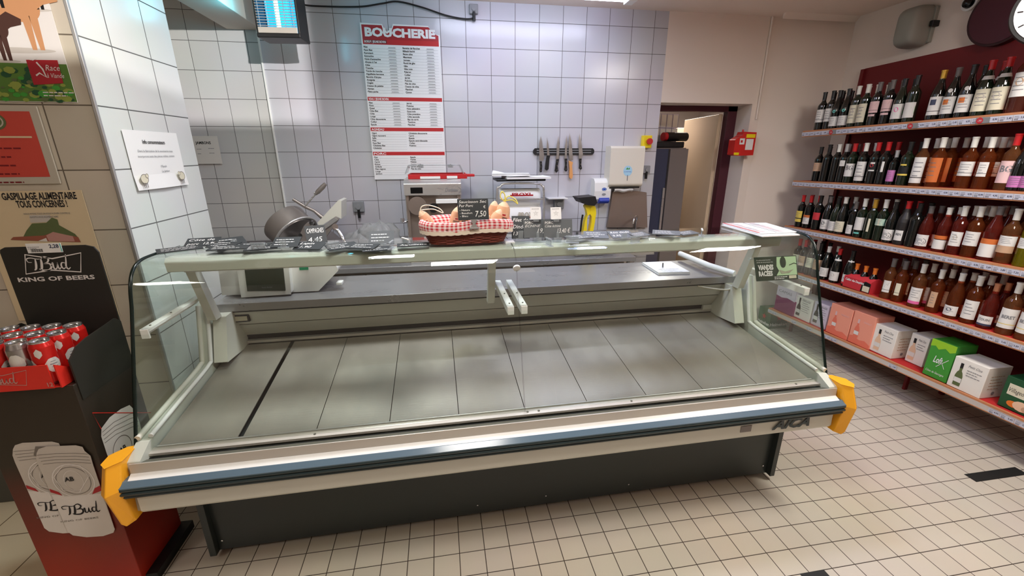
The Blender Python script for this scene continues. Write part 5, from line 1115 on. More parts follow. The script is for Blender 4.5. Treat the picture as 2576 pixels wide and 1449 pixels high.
def liner(u, v):
    # outside flap -> over the rim -> inside
    prof = [(1.05, .058), (1.075, .075), (1.07, .098), (1.02, .108), (.95, .104), (.88, .085), (.84, .065)]
    k = v*(len(prof)-1); i = min(int(k), len(prof)-2); fr = k-i; s_ = prof[i][0]*(1-fr)+prof[i+1][0]*fr; z = prof[i][1]*(1-fr)+prof[i+1][1]*fr
    p_ = rr(u, .198, .095); rip = 1+.012*math.sin(u*90)+.008*math.sin(u*37); return Vector((p_.x*s_*rip, p_.y*s_*rip+(s_-1)*0, z+.006*math.sin(u*25)))
b = MB(); b.grid(liner, 144, 10, 'gingham', True, (1.15, .14)); b.build('gingham_liner', o)
def lace(u, v): p_ = rr(u, .205, .10); return Vector((p_.x*(1.03+.01*math.sin(u*70)), p_.y*(1.03+.01*math.sin(u*70)), .068-.016*v*(1+.18*abs(math.sin(u*math.pi*44)))+.004*math.sin(u*25)))
b = MB(); b.grid(lace, 176, 2, 'lace'); b.build('lace_trim', o)
MB().prism([tuple(rr(i/40, .17, .08))[:2] for i in range(40)], 2, .04, .045, 'gingham').build('liner_floor', o)
tag(o, 'dark red wicker basket lined with red gingham cloth on the counter', 'basket')
SSL = [('leftmost wrapped dry sausage in the basket with a white string loop', -.15, .0, .115, .5), ('wrapped dry sausage left of the price slate in the basket', -.055, .0, .11, .25), ('wrapped dry sausage behind the left of the price slate', -.01, .03, .12, -.1), ('wrapped dry sausage lying under the price slate', .02, -.02, .085, 1.1),
       ('wrapped dry sausage right of the price slate, smaller', .075, .01, .115, -.35), ('wrapped dry sausage in front at the right of the basket', .105, -.03, .095, .7), ('wrapped dry sausage right of the slate leaning back', .12, .02, .125, .2), ('rightmost wrapped sausage with yellow string loops', .155, .0, .135, .3)]
for i, (lb, x, y, z, lean) in enumerate(SSL):
    w0 = CASE @ (BX+Vector((x, y, .047))); oo = empty('dry_sausage', w0, rzb)
    d_ = Vector((math.sin(lean)*(-1 if i in (0,) else .6), -.15, math.cos(lean))).normalized(); L_ = .098+.022*(i in (2, 6, 7)); rad = .026+.008*(i == 7)
    pts = [d_*(L_*k/8) for k in range(9)]; b = MB(); b.tube(pts, [rad*(.9, 1., 1.05, 1.06, 1.06, 1.04, 1.0, .92, .74)[k] for k in range(9)], 'kraft', 14); b.build('paper_sleeve', oo)
    b = MB(); side = d_.cross(Vector((0, -1, 0))).normalized(); fr_ = d_.cross(side); fr_ = fr_ if fr_.y < 0 else -fr_
    for k, (t0, t1, w_, m_) in enumerate(((.30, .52, .6, 'saucisson'), (.36, .46, .35, 'print_dark'), (.56, .60, .5, 'print_dark'), (.64, .80, .45, 'saucisson'), (.68, .74, .2, 'board_red'))):
        def lp_(u, v): a_ = (u-.5)*2*w_; r_ = rad*1.12+.0008+.0004*k; return d_*(L_*(t0+(t1-t0)*v))+fr_*(r_*math.cos(a_))+side*(r_*math.sin(a_))
        b.grid(lp_, 8, 1, m_)
    b.build('sleeve_print', oo)
    b = MB(); b.tube([d_*(L_-.004), d_*(L_+.004), d_*(L_+.012), d_*(L_+.018)], [rad*.76, rad*.62, rad*.4, rad*.15], 'saucisson', 12); b.build('sausage_end', oo)
    if i in (0, 1, 7):
        e = d_*(L_+.018); sgn = 1 if i == 0 else 1; R_ = .05 if i == 0 else .028
        MB().tube(cr([e, e+Vector((.01, 0, .02)), e+Vector((R_*.8, 0, .024)), e+Vector((R_*1.7, -.01, .01)), e+Vector((R_*2.0, -.02, -.01)), e+Vector((R_*1.2, -.02, .008)), e+Vector((R_*.3, -.01, .006)), e], 6), .0022, 'string' if i < 7 else 'string_yellow', 6).build('string_loop', oo)
    if i == 7: MB().tube(cr([e, e+Vector((-.02, 0, .02)), e+Vector((-.014, 0, .045)), e+Vector((.0, 0, .03)), e], 6), .0025, 'string_yellow', 6).build('string_loop', oo)
    tag(oo, lb, 'dry sausage', 'dry sausages in the basket')
w0 = CASE @ (BX+Vector((.028, -.108, .086))); o = empty('price_slate', w0, rzb+.02)
v = Vector((0, .22, .97)).normalized(); b = MB(); f = b.frame((0, .0, .028), X, v); f.slab(-.068, 0, .068, .092, -.003, 0, 'slate'); b.build('slate', o, .001)
b = MB(); f = b.frame((0, .0, .028), X, v)
f.text('Saucisson Sec', -.062, .074, .012, 'chalk', .122, shear=.2, d=.001); f.text('Pur Porc', -.062, .057, .012, 'chalk', .062, shear=.2, d=.001); f.text('- Nature', -.06, .040, .008, 'chalk', .045, d=.001); f.text('- Beaufort', -.06, .027, .008, 'chalk', .055, d=.001); f.text('- Bleu', -.06, .014, .008, 'chalk', .035, d=.001); f.text('7,50', .008, .014, .026, 'chalk', .048, shear=.15, d=.001); f.text('€', .045, .050, .012, 'chalk', d=.001); b.build('chalk_writing', o)
b = MB(); b.box((-.02, -.006, -.012), (.022, .004, -.004), 'steel_trim'); b.prism([(-.016, -.004), (.016, -.004), (.006, .012), (.016, .03), (-.016, .03), (-.006, .012)], 1, -.003, .0, 'steel_trim'); b.build('metal_clip', o, .001)
tag(o, 'black slate reading Saucisson Sec 7,50 clipped to the basket', 'price slate')
# ------------------------------------------------------------------ wine shelves on the right wall
SX0, SX1, SY0, SY1, SLP = 4.38, 4.83, -.275, -3.25, .022
ZS = [1.935, 1.504, 1.086, .675, .245]
def zs(k, y): return ZS[k]+SLP*(SY0-y)
NM = ['top shelf', 'second shelf', 'third shelf', 'fourth shelf', 'bottom shelf']
o = empty('wine_shelving', (SX1, SY0, 0)); og = Vector(o.location)
def skew(b):          # the unit stands on a floor that rises gently
    b.v = [Vector((p.x, p.y, p.z+SLP*(-p.y))) for p in b.v]; return b
b = MB(); b.box((0, SY1-SY0, .1), (.015, -.04, 2.445-.0), 'panel_red'); b.build('back_panel', skew(b) and o)
for k, z in enumerate(ZS):
    b = MB(); b.box((SX0-SX1+.012, SY1-SY0, z-.028), (0, 0, z-.004), 'panel_red'); b.box((SX0-SX1+.012, SY1-SY0, z-.004), (0, 0, z), 'shelf_red'); skew(b); b.build('shelf_board', o)
    b = MB(); b.box((SX0-SX1-.004, SY1-SY0, z-.010), (SX0-SX1+.014, .002, z+.002), 'wood_edge'); b.box((SX0-SX1-.002, SY1-SY0, z-.052), (SX0-SX1+.014, .002, z-.046), 'wood_edge'); skew(b); b.build('wooden_edge', o)
    b = MB(); b.prism([(SX0-SX1-.006, z-.011), (SX0-SX1-.001, z-.046), (SX0-SX1+.01, z-.046), (SX0-SX1+.01, z-.011)], 1, SY1-SY0, .0, 'price_rail'); skew(b); b.build('price_rail', o)
    b = MB(); b.M = Matrix.Identity(4); rn = random.Random(k); y = -.006
    f = b.frame((SX0-SX1-.0075, 0, z-.0445), -Y, Vector((-.14, 0, 1)))
    x = .0
    while x < 2.9:
        w_ = rn.uniform(.05, .07)
        if k < 4 or rn.random() < .42:
            f.rect(x, .001, x+w_, .031, 'price_tag', .0003); f.lines(x+.006, x+w_*.5, .022, 2, .008, .0025, 'ink_grey', d=.0008, seed=int(x*99)); f.text(rn.choice(['4,95', '6,50', '3,89', '7,20', '5,45', '8,90']), x+w_-.004, .012, .011, 'fridge_blue', .022, 'r', bold=.02, d=.0008)
            for i in range(6): f.rect(x+.006+i*.003, .004, x+.0075+i*.003, .011, 'ink', .0008)
        x += w_+.003
    skew(b); b.build('price_tickets', o)
    if k == 0:
        b = MB(); f = b.frame((SX0-SX1-.0085, 0, z-.0445), -Y, Vector((-.14, 0, 1)))
        for x in (.30, .93, 1.33, 1.62): f.rect(x-.02, .0, x+.05, .032, 'grey_pl', .0004); f.disc(x, .016, .018, .018, 'lab_red', .0009, 20); f.text('-30', x-.010, .011, .010, 'white', .02, d=.0014)
        skew(b); b.build('promotion_tickets', o)
for y in (-.02, -1.30, -2.60): b = MB(); b.box((-.02, y-.03, 0), (0.0, y, 2.44), 'panel_red'); skew(b); b.v = [Vector((p.x, p.y, 0 if p.z < .07 else p.z)) for p in b.v]; b.build('upright', o)
for y in (-.06, -1.2, -2.5): MB().box((SX0-SX1+.22, y-.02, 0), (SX0-SX1+.25, y, .22+SLP*-y), 'panel_red').build('foot', o, .003)
tag(o, 'long red wine shelving with wood edged shelves along the right wall', 'shelving')

SHAPES = {
 'bordeaux': [(0, .008), (.028, .003), (.0365, .0), (.0375, .006), (.0375, .185), (.036, .197), (.029, .210), (.020, .222), (.0150, .235), (.0140, .250), (.0138, .296), (.0155, .297), (.0155, .303), (0, .304)],
 'burgundy': [(0, .008), (.03, .003), (.0375, .0), (.0388, .006), (.0388, .135), (.0375, .155), (.033, .178), (.026, .200), (.0185, .222), (.0150, .242), (.0140, .262), (.0140, .288), (.0155, .289), (.0155, .296), (0, .297)],
 'waisted': [(0, .008), (.03, .003), (.0375, .0), (.0388, .01), (.0378, .06), (.036, .11), (.036, .135), (.0385, .160), (.036, .185), (.026, .215), (.0165, .245), (.0140, .265), (.0140, .298), (.0155, .299), (.0155, .306), (0, .307)],
}
def label_part(b, spec, rad, sc):
    z0, z1, ha, col, deco = spec; z0 *= sc; z1 *= sc; r = (rad+.0005)*1.0; ac = math.pi
    def pt(a, z, dr=0): return (((r+dr)*math.cos(ac+a)), ((r+dr)*math.sin(ac+a)), z)
    def patch(a0, a1, y0, y1, m, dr=0, n=10): b.grid(lambda u, v: pt(a0+(a1-a0)*u, y0+(y1-y0)*v, dr), n, 1, m)
    patch(-ha, ha, z0, z1, col); H = z1-z0; rn = random.Random(int(z0*1e4)+len(deco)+int(ha*10))
    for d in deco.split(','):
        kk, _, m = d.partition(':')
        if kk == 'top': patch(-ha, ha, z1-H*.28, z1, m, .0003)
        elif kk == 'bot': patch(-ha, ha, z0, z0+H*.2, m, .0003)
        elif kk == 'gap': patch(-ha, ha, z0+H*.28, z0+H*.36, m, .0004)
        elif kk == 'line': patch(-ha, ha, z0+H*.2, z0+H*.23, m, .0003)
        elif kk == 'spot': b.add([pt(.32*math.cos(t/16*6.283)*ha*1.1-ha*.1, z0+H*.62+H*.16*math.sin(t/16*6.283), .0006) for t in range(16)], [tuple(range(16))], m)
        elif kk == 'block': patch(-ha*.7, ha*.1, z0+H*.55, z0+H*.85, m, .0004)
        elif kk == 'bird': b.add([pt(-ha*.5, z0+H*.45, .0006), pt(ha*.3, z0+H*.62, .0006), pt(ha*.6, z0+H*.85, .0006), pt(0, z0+H*.72, .0006)], [(0, 1, 2, 3)], m)
        elif kk == 'hill': b.add([pt(-ha*.2, z0+H*.3, .0006), pt(ha*.98, z0+H*.25, .0006), pt(ha*.98, z0+H*.75, .0006), pt(ha*.4, z0+H*.65, .0006)], [(0, 1, 2, 3)], m)
        elif kk == 'swirl':
            for j in range(3):
                for i in range(10):
                    a0 = i/10*5.4+j; a1 = (i+1)/10*5.4+j; q = (.12+.11*j); b.add([pt(q*ha*3*math.cos(a)*.8-ha*.1, z0+H*(.42+q*1.1*math.sin(a)*.8), .0006) for a in (a0, a1)]+[pt((q+.03)*ha*3*math.cos(a)*.8-ha*.1, z0+H*(.42+(q+.03)*1.1*math.sin(a)*.8), .0006) for a in (a1, a0)], [(0, 1, 2, 3)], m)
        elif kk == 'txt':
            vs, fs, W = glyphs(m, .03); s_ = ha*1.3/W; b.add([pt(-ha*.65+x*s_, z0+H*.5+y*s_*r*1.3, .0006) for x, y in vs], fs, 'ink_grey')
        elif kk == 'lines':
            for i in range(4):
                y_ = z0+H*(.78-i*.17); x_ = -ha*.7+rn.uniform(0, .2)*ha; patch(x_, x_+ha*rn.uniform(.7, 1.2), y_, y_+H*.028, 'ink_grey', .0005, 6)
CACHE = {}
def bottle(shape, gm, cap, labs, sc=1.0, capl=.062):
    key = (shape, gm, cap, labs, sc)
    if key in CACHE: return CACHE[key], False
    prof = [(r*sc, h*sc) for r, h in SHAPES[shape]]; rad = max(p[0] for p in prof)
    root = MB().lathe(prof, (0, 0, 0), gm, 20).build('wine_bottle')
    top = prof[-1][1]; b = MB(); rc = .0148*sc; b.lathe([(rc, top-capl*sc), (rc+.0004, top-.01*sc), (rc+.0022, top-.009*sc), (rc+.0022, top-.001), (rc, top+.0006), (0, top+.0008)], (0, 0, 0), cap, 14)
    if cap == 'cap_gold' or cap == 'cap_copper': b.lathe([(rc+.0004, top-capl*sc-.003), (rc+.0004, top-capl*sc)], (0, 0, 0), cap, 14)
    b.build('capsule', root)
    for sp in labs:
        b = MB(); rr_ = rad if sp[1] < .19 else .020
        if sp[3].startswith('neck:'):
            cl = sp[3][5:]; zz0, zz1 = sp[0]*sc, sp[1]*sc
            def rat(z):
                for (r0, h0), (r1, h1) in zip(prof, prof[1:]):
                    if h0 <= z <= h1 and h1 > h0: return r0+(r1-r0)*(z-h0)/(h1-h0)
                return rad
            b.grid(lambda u, v: ((rat(zz0+(zz1-zz0)*v)+.0008)*math.cos(math.pi-sp[2]+2*sp[2]*u), (rat(zz0+(zz1-zz0)*v)+.0008)*math.sin(math.pi-sp[2]+2*sp[2]*u), zz0+(zz1-zz0)*v), 12, 4, cl)
            b.build('neck_label', root); continue
        if sp[4].startswith('round'):
            cl = sp[3]; zc = sp[0]*sc; b.add([((rad*.99+.001)*math.cos(math.pi+.30*math.cos(t/16*6.283)), (rad*.99+.001)*math.sin(math.pi+.30*math.cos(t/16*6.283)), zc+.012*sc*math.sin(t/16*6.283)) for t in range(16)], [tuple(range(16))], cl); b.build('medal_sticker', root); continue
        label_part(b, sp, rad, sc); b.build('label', root)
    CACHE[key] = root
    return root, True
def y_at(px, X_, zf):
    lo, hi = -3.3, -.2
    for _ in range(40):
        y = (lo+hi)/2; q = Vector((X_, y, zf(y)))-CAM; u = 1288+FPX*q.dot(RIGHT)/q.dot(FWD)
        if u > px: lo = y
        else: hi = y
    return (lo+hi)/2
L = lambda z0, z1, col, deco='lines', ha=.95: (z0, z1, ha, col, deco)
BK, BG, MT = 'bottle_black', 'bottle_green', 'bottle_matte'
ORDN = ['first', 'second', 'third', 'fourth', 'fifth', 'sixth', 'seventh', 'eighth', 'ninth', 'tenth', 'eleventh', 'twelfth', '13th', '14th', '15th', '16th', '17th', '18th', '19th', '20th', '21st', '22nd']
W1 = [(2050, 'bordeaux', BK, 'cap_black', (L(.062, .165, 'lab_white', 'lines,line:ink'),), 1, 'dark bottle with wide white label', 3), (2070, 'bordeaux', BK, 'cap_black', (L(.062, .165, 'lab_white', 'lines,line:ink'),), 1, 'dark bottle with wide white label', 3),
 (2087, 'burgundy', BK, 'cap_black', (L(.02, .095, 'lab_white'), (.135, .135, .3, 'lab_teal', 'round')), 1, 'dark bottle, low label and green dot', 2), (2108, 'burgundy', BK, 'cap_black', (L(.02, .095, 'lab_white'), (.135, .135, .3, 'lab_teal', 'round')), 1, 'dark bottle, low label and green dot', 2),
 (2131, 'bordeaux', BG, 'cap_white', (L(.03, .165, 'lab_cream', 'lines,spot:print_grey'),), 1, 'green bottle with white capsule and tall cream label', 3), (2154, 'bordeaux', BG, 'cap_white', (L(.03, .165, 'lab_cream', 'lines,spot:print_grey'),), 1, 'green bottle with white capsule and tall cream label', 3),
 (2181, 'bordeaux', BK, 'cap_grey', (L(.09, .17, 'lab_pink', 'bird:steak,line:ink'), L(.065, .08, 'lab_pink', '', .6)), 1, 'dark bottle with pink label and bird', 2), (2212, 'bordeaux', BK, 'cap_grey', (L(.09, .17, 'lab_pink', 'bird:board_red,line:ink'), L(.065, .08, 'lab_pink', '', .7)), 1, 'dark bottle with pink label and red bird', 2),
 (2241, 'burgundy', BG, 'cap_black', (L(.03, .13, 'lab_white', 'hill:leaf,spot:pink'),), 1, 'dark bottle with white and green hill label', 2), (2271, 'bordeaux', BG, 'cap_black', (L(.03, .13, 'lab_white', 'hill:leaf'),), 1, 'dark bottle with green hill label before the gap', 1),
 (2333, 'burgundy', BK, 'cap_gold', (L(.03, .14, 'lab_white', 'block:fridge_blue,line:ink'),), 1.03, 'dark bottle with gold capsule', 1), (2367, 'burgundy', BK, 'cap_grey', (L(.03, .13, 'lab_white', 'block:orange,lines'), (.165, .165, .3, 'lab_white', 'round')), 1.03, 'dark bottle with orange label and round medal', 1), (2404, 'burgundy', BK, 'cap_black', (L(.03, .13, 'lab_white', 'block:orange,lines'), (.165, .165, .3, 'lab_white', 'round')), 1.03, 'dark bottle with orange block label and medal', 2),
 (2447, 'burgundy', BG, 'cap_red', (L(.025, .145, 'lab_cream', 'lines,spot:print_grey', 1.1), (.195, .215, 1.3, 'neck:lab_white', '')), 1.05, 'dark bottle with red capsule and white collar', 2), (2487, 'burgundy', BG, 'cap_red', (L(.025, .145, 'lab_cream', 'lines,spot:print_grey', 1.1), (.195, .215, 1.3, 'neck:lab_white', '')), 1.05, 'dark bottle with red capsule and white collar', 1),
 (2540, 'bordeaux', 'clear_glass', 'cap_red', (L(.07, .175, 'lab_white', 'spot:lab_tan,lines', 1.1),), 1.22, 'large clear bottle with big white label', 1), (2592, 'bordeaux', 'clear_glass', 'cap_red', (L(.07, .175, 'lab_white', 'spot:lab_tan,lines', 1.1),), 1.22, 'large clear bottle with big white label', 1)]
W2 = [(2041, 'bordeaux', BK, 'cap_black', (L(.09, .165, 'lab_tan'),), .95, 'dark bottle with tan label', 2), (2062, 'bordeaux', BK, 'cap_black', (), 1, 'plain dark bottle without front label', 2), (2084, 'bordeaux', BK, 'cap_white', (), 1, 'plain dark bottle with pale capsule', 3), (2103, 'bordeaux', BK, 'cap_silver', (L(.13, .175, 'lab_white', 'lines', .5),), 1, 'dark bottle with small high white label', 2),
 (2122, 'bordeaux', BG, 'cap_red', (L(.05, .15, 'lab_white', 'txt:BG'),), 1, 'dark bottle with red capsule and white label', 2), (2150, 'bordeaux', BK, 'cap_white', (L(.02, .165, 'lab_white', 'lines,line:ink'),), 1, 'dark bottle with white capsule and tall white label', 2), (2178, 'bordeaux', BK, 'cap_red', (L(.09, .165, 'black', 'spot:lab_red'), L(.148, .16, 'lab_white', '', .4), L(.095, .105, 'lab_white', '', .5)), 1, 'black bottle with red spot label', 2),
 (2202, 'bordeaux', BK, 'cap_red', (L(.09, .165, 'lab_white', '', .2),), 1, 'dark bottle showing only its label edge', 2), (2227, 'bordeaux', BK, 'cap_silver', (L(.03, .13, 'lab_lilac', 'lines'),), .8, 'small dark bottle with lilac label', 1), (2256, 'bordeaux', BG, 'cap_black', (L(.07, .13, 'black', 'bot:lab_yellow'), L(.14, .15, 'lab_yellow', '', .5)), .98, 'dark bottle with yellow and black label', 2),
 (2290, 'bordeaux', 'rose_pale', 'cap_white', (L(.02, .185, 'lab_white', 'lines,line:ink'),), 1.04, 'rosé bottle with tall white label', 3), (2332, 'bordeaux', 'rose_orange', 'cap_white', (L(.03, .18, 'lab_orange', 'lines'),), 1.04, 'rosé bottle showing an orange label', 3), (2406, 'bordeaux', 'rose_orange', 'cap_white', (L(.075, .16, 'lab_white', 'lines,line:ink', 1.1),), 1.02, 'rosé bottle with wide white label', 4), (2447, 'bordeaux', 'rose_orange', 'cap_white', (L(.075, .16, 'lab_white', 'lines,line:ink', .6),), 1.0, 'rosé bottle with narrow white label', 2),
 (2506, 'bordeaux', 'rose_pale', 'cap_red', (L(.04, .16, 'lab_pink', 'txt:BG'),), 1.04, 'rosé bottle with red capsule', 2), (2536, 'burgundy', BK, 'cap_copper', (L(.02, .085, 'lab_lilac', 'lines', 1.0),), .98, 'dark bottle with copper capsule and lilac label', 1), (2568, 'burgundy', BK, 'cap_copper', (L(.02, .085, 'lab_lilac', 'lines', 1.0),), .98, 'dark bottle with copper capsule and lilac label', 1)]
W3 = [(2000, 'bordeaux', BK, 'cap_red', (L(.05, .155, 'lab_yellow', 'lines,gap:ink'),), .95, 'dark bottle with yellow label', 2), (2018, 'bordeaux', BK, 'cap_red', (L(.04, .125, 'lab_white', 'lines,top:lab_orange'),), .95, 'dark bottle with white and orange label', 2), (2041, 'bordeaux', BK, 'cap_black', (L(.09, .155, 'lab_red', 'spot:lab_red'),), .98, 'dark bottle with red label', 2), (2064, 'burgundy', BK, 'cap_grey', (L(.02, .105, 'lab_white', 'spot:ink,lines', 1.1),), 1, 'dark sloping bottle with white crest label', 2), (2084, 'burgundy', BG, 'cap_black', (L(.02, .10, 'lab_white'),), .98, 'dark bottle half hidden with white label', 2),
 (2101, 'burgundy', BK, 'cap_white', (L(.02, .105, 'lab_cream'),), 1.02, 'dark bottle with white capsule and cream label', 2), (2127, 'bordeaux', BK, 'cap_grey', (L(.02, .10, 'lab_white', 'lines', .7),), .9, 'dark bottle with grey capsule and pale label', 2), (2147, 'bordeaux', BG, 'cap_white', (L(.06, .16, 'lab_white', 'bird:ink'), L(.03, .042, 'lab_teal', '', .5)), 1.0, 'green bottle with white label and teal strip', 2), (2172, 'bordeaux', BG, 'cap_gold', (L(.06, .16, 'lab_cream', '', .2),), 1.0, 'green bottle with gold ringed neck', 2), (2196, 'bordeaux', BG, 'cap_white', (L(.115, .165, 'lab_teal', 'lines'), L(.115, .165, 'lab_cream', 'lines', .9)), 1.02, 'green bottle with small high pale label', 2),
 (2222, 'burgundy', BK, 'cap_black', (L(.02, .10, 'lab_white', 'swirl:ink', 1.1),), 1.0, 'dark bottle with swirl label', 2), (2250, 'burgundy', MT, 'cap_red', (L(.03, .10, 'lab_white', 'txt:MiN', .6),), 1.05, 'matte dark bottle with pink red capsule', 2), (2278, 'bordeaux', BK, 'cap_black', (), 1.0, 'plain black bottle before the rosés', 2),
 (2304, 'burgundy', 'rose_pink', 'cap_grey', (L(.02, .10, 'lab_white', 'swirl:fridge_blue', 1.0),), .98, 'red tinted rosé with swirl label', 3), (2347, 'waisted', 'rose_pink', 'cap_white', (L(.02, .085, 'lab_white', 'hill:leaf,top:lab_white', 1.1), L(.09, .115, 'lab_orange', '', 1.1)), .95, 'waisted rosé with orange collar label', 2), (2383, 'bordeaux', 'rose_pink', 'cap_white', (L(.055, .145, 'lab_white', 'lines,spot:print_grey', .8),), 1.02, 'rosé with white capsule and narrow label', 3), (2420, 'bordeaux', 'rose_orange', 'cap_white', (L(.07, .155, 'lab_white', 'lines', 1.05),), 1.04, 'rosé with wide white label', 3),
 (2464, 'waisted', 'rose_pink', 'cap_grey', (L(.02, .095, 'lab_white', 'hill:leaf', 1.15), L(.095, .125, 'lab_orange', '', 1.15)), 1.06, 'waisted rosé with orange and white label', 2), (2506, 'bordeaux', 'rose_pale', 'cap_white', (L(.10, .155, 'lab_white', 'lines', 1.1), L(.06, .10, 'lab_tan', '', 1.1)), 1.05, 'golden rosé with pale label', 3), (2556, 'bordeaux', 'white_wine', 'cap_white', (L(.10, .155, 'lab_white', 'lines', 1.1),), 1.05, 'olive green bottle with white label', 2)]
W4 = [(1991, 'bordeaux', BK, 'cap_red', (L(.07, .16, 'lab_cream'),), 1.0, 'dark bottle with cream label seen through the glass', 2), (2006, 'bordeaux', BK, 'cap_red', (L(.07, .16, 'lab_tan'),), 1.0, 'dark bottle with beige label seen through the glass', 2), (2024, 'bordeaux', BK, 'cap_black', (L(.07, .16, 'lab_cream'),), 1.0, 'dark bottle with cream label near the glass corner', 2), (2042, 'bordeaux', BK, 'cap_black', (L(.07, .16, 'lab_tan'),), 1.0, 'dark bottle with beige label near the glass corner', 2),
 (2062, 'burgundy', BK, 'cap_white', (L(.03, .11, 'lab_white', 'bird:ink,lines', 1.0),), .98, 'dark bottle with V marked white label', 2), (2088, 'burgundy', BK, 'cap_red', (L(.02, .10, 'lab_white', 'spot:print_grey', 1.1), (.195, .21, 1.3, 'neck:lab_white', '')), .98, 'dark sparkling bottle with red capsule and white collar', 1), (2118, 'burgundy', BK, 'cap_black', (L(.02, .10, 'lab_white', 'txt:TOUIN,bot:lab_red', 1.0), (.205, .215, 1.2, 'neck:lab_white', '')), 1.0, 'dark bottle with white and red footed label', 1),
 (2216, 'bordeaux', 'rose_pale', 'cap_grey', (L(.05, .14, 'lab_white', 'bird:ink,line:ink', .6),), 1.0, 'pale rosé right of the red three pack', 3), (2243, 'bordeaux', 'rose_orange', 'cap_grey', (L(.05, .14, 'lab_cream', 'line:ink', .4),), 1.0, 'rosé with narrow cream label', 3), (2286, 'bordeaux', 'rose_pale', 'cap_white', (L(.045, .14, 'lab_white', 'lines', .95), L(.025, .045, 'pink', '', .95)), 1.02, 'pale rosé with pink striped label', 4), (2330, 'bordeaux', 'rose_orange', 'cap_white', (L(.04, .15, 'lab_tan', 'lines', .5),), .98, 'rosé with tan side label', 3),
 (2378, 'burgundy', 'rose_orange', 'cap_white', (L(.02, .085, 'lab_white', 'spot:fridge_blue,lines', 1.0),), 1.02, 'sloping rosé with low white label', 3), (2419, 'bordeaux', 'rose_orange', 'cap_white', (L(.03, .15, 'lab_white', 'lines', 1.0),), 1.02, 'rosé with big square white label', 3), (2460, 'burgundy', 'rose_pink', 'cap_copper', (L(.02, .085, 'lab_white', 'txt:TOUIN,bot:fridge_blue', 1.0),), .96, 'orange rosé with low label', 2), (2510, 'bordeaux', 'rose_pale', 'cap_white', (L(.04, .155, 'lab_white', 'txt:BERET,line:lab_yellow', 1.1),), 1.05, 'rosé with white BERET label', 2), (2560, 'bordeaux', 'rose_pale', 'cap_white', (L(.04, .155, 'lab_white', 'txt:BERET,line:lab_yellow', 1.1),), 1.05, 'rosé with BERET label at the frame edge', 2)]
NB = 0
for k, lst in enumerate((W1, W2, W3, W4)):
    for i, (px, shp, gm, cap, labs, sc, desc, depth) in enumerate(lst):
        X0 = SX0+.052+.004*sc; y0 = y_at(px, X0-.035, lambda y: zs(k, y))
        for j in range(depth):
            src, new = bottle(shp, gm, cap, labs, sc)
            loc = (X0+j*.088*max(1, sc)+random.uniform(-.003, .003), y0+random.uniform(-.0012, .0012), zs(k, y0)+.0024); rz = random.uniform(.15, .5) if j == 0 else random.uniform(-.3, .7)
            if loc[0] > SX1-.055: continue
            if new: c = src; c.location = loc; c.rotation_euler = (0, 0, rz)
            else: c = clone(src, loc=loc, rz=rz)
            where = f"{ORDN[i]} from left on the {NM[k]}"
            if j == 0: lab = f"{desc}, {where}"
            else: lab = f"wine bottle {['right behind', 'third deep behind', 'deepest behind'][j-1]} the {ORDN[i]} from left on the {NM[k]}"
            tag(c, lab, 'wine bottle', 'wine bottles on the '+NM[k]); NB += 1
# red three pack
y0 = y_at(2160, SX0+.05, lambda y: zs(3, y)); o = empty('wine_three_pack', (SX0+.07, y0, zs(3, y0)+.004))
b = MB(); b.prism([(-.055, 0), (-.055, .09), (-.02, .115), (.02, .115), (.055, .09), (.055, 0)], 1, -.115, .115, 'lab_red'); b.build('carrier', o, .004)
b = MB(); f = b.frame((-.0558, .10, .03), -Y, Z); f.text('Cellier des Dauphins', .0, .03, .018, 'white', .16, shear=.2, bold=.03, d=.0006); f.poly([(.14, -.025), (.215, -.025), (.215, .05), (.17, .06), (.145, .04)], 'black', .0004); f.rect(.155, -.02, .21, .025, 'lab_cream', .0008); b.build('carton_print', o)
for yy in (-.075, 0, .075): b = MB(); b.lathe([(.03, .09), (.028, .115), (.018, .135), (.0125, .15)], (0, yy, 0), 'bottle_black', 14); b.build('bottle_shoulder', o); b = MB(); b.lathe([(.0132, .148), (.0135, .185), (.016, .186), (.016, .196), (0, .197)], (0, yy, 0), 'orange', 14); b.build('capsule', o)
tag(o, 'red cardboard three pack of small wine bottles on the fourth shelf', 'wine pack')
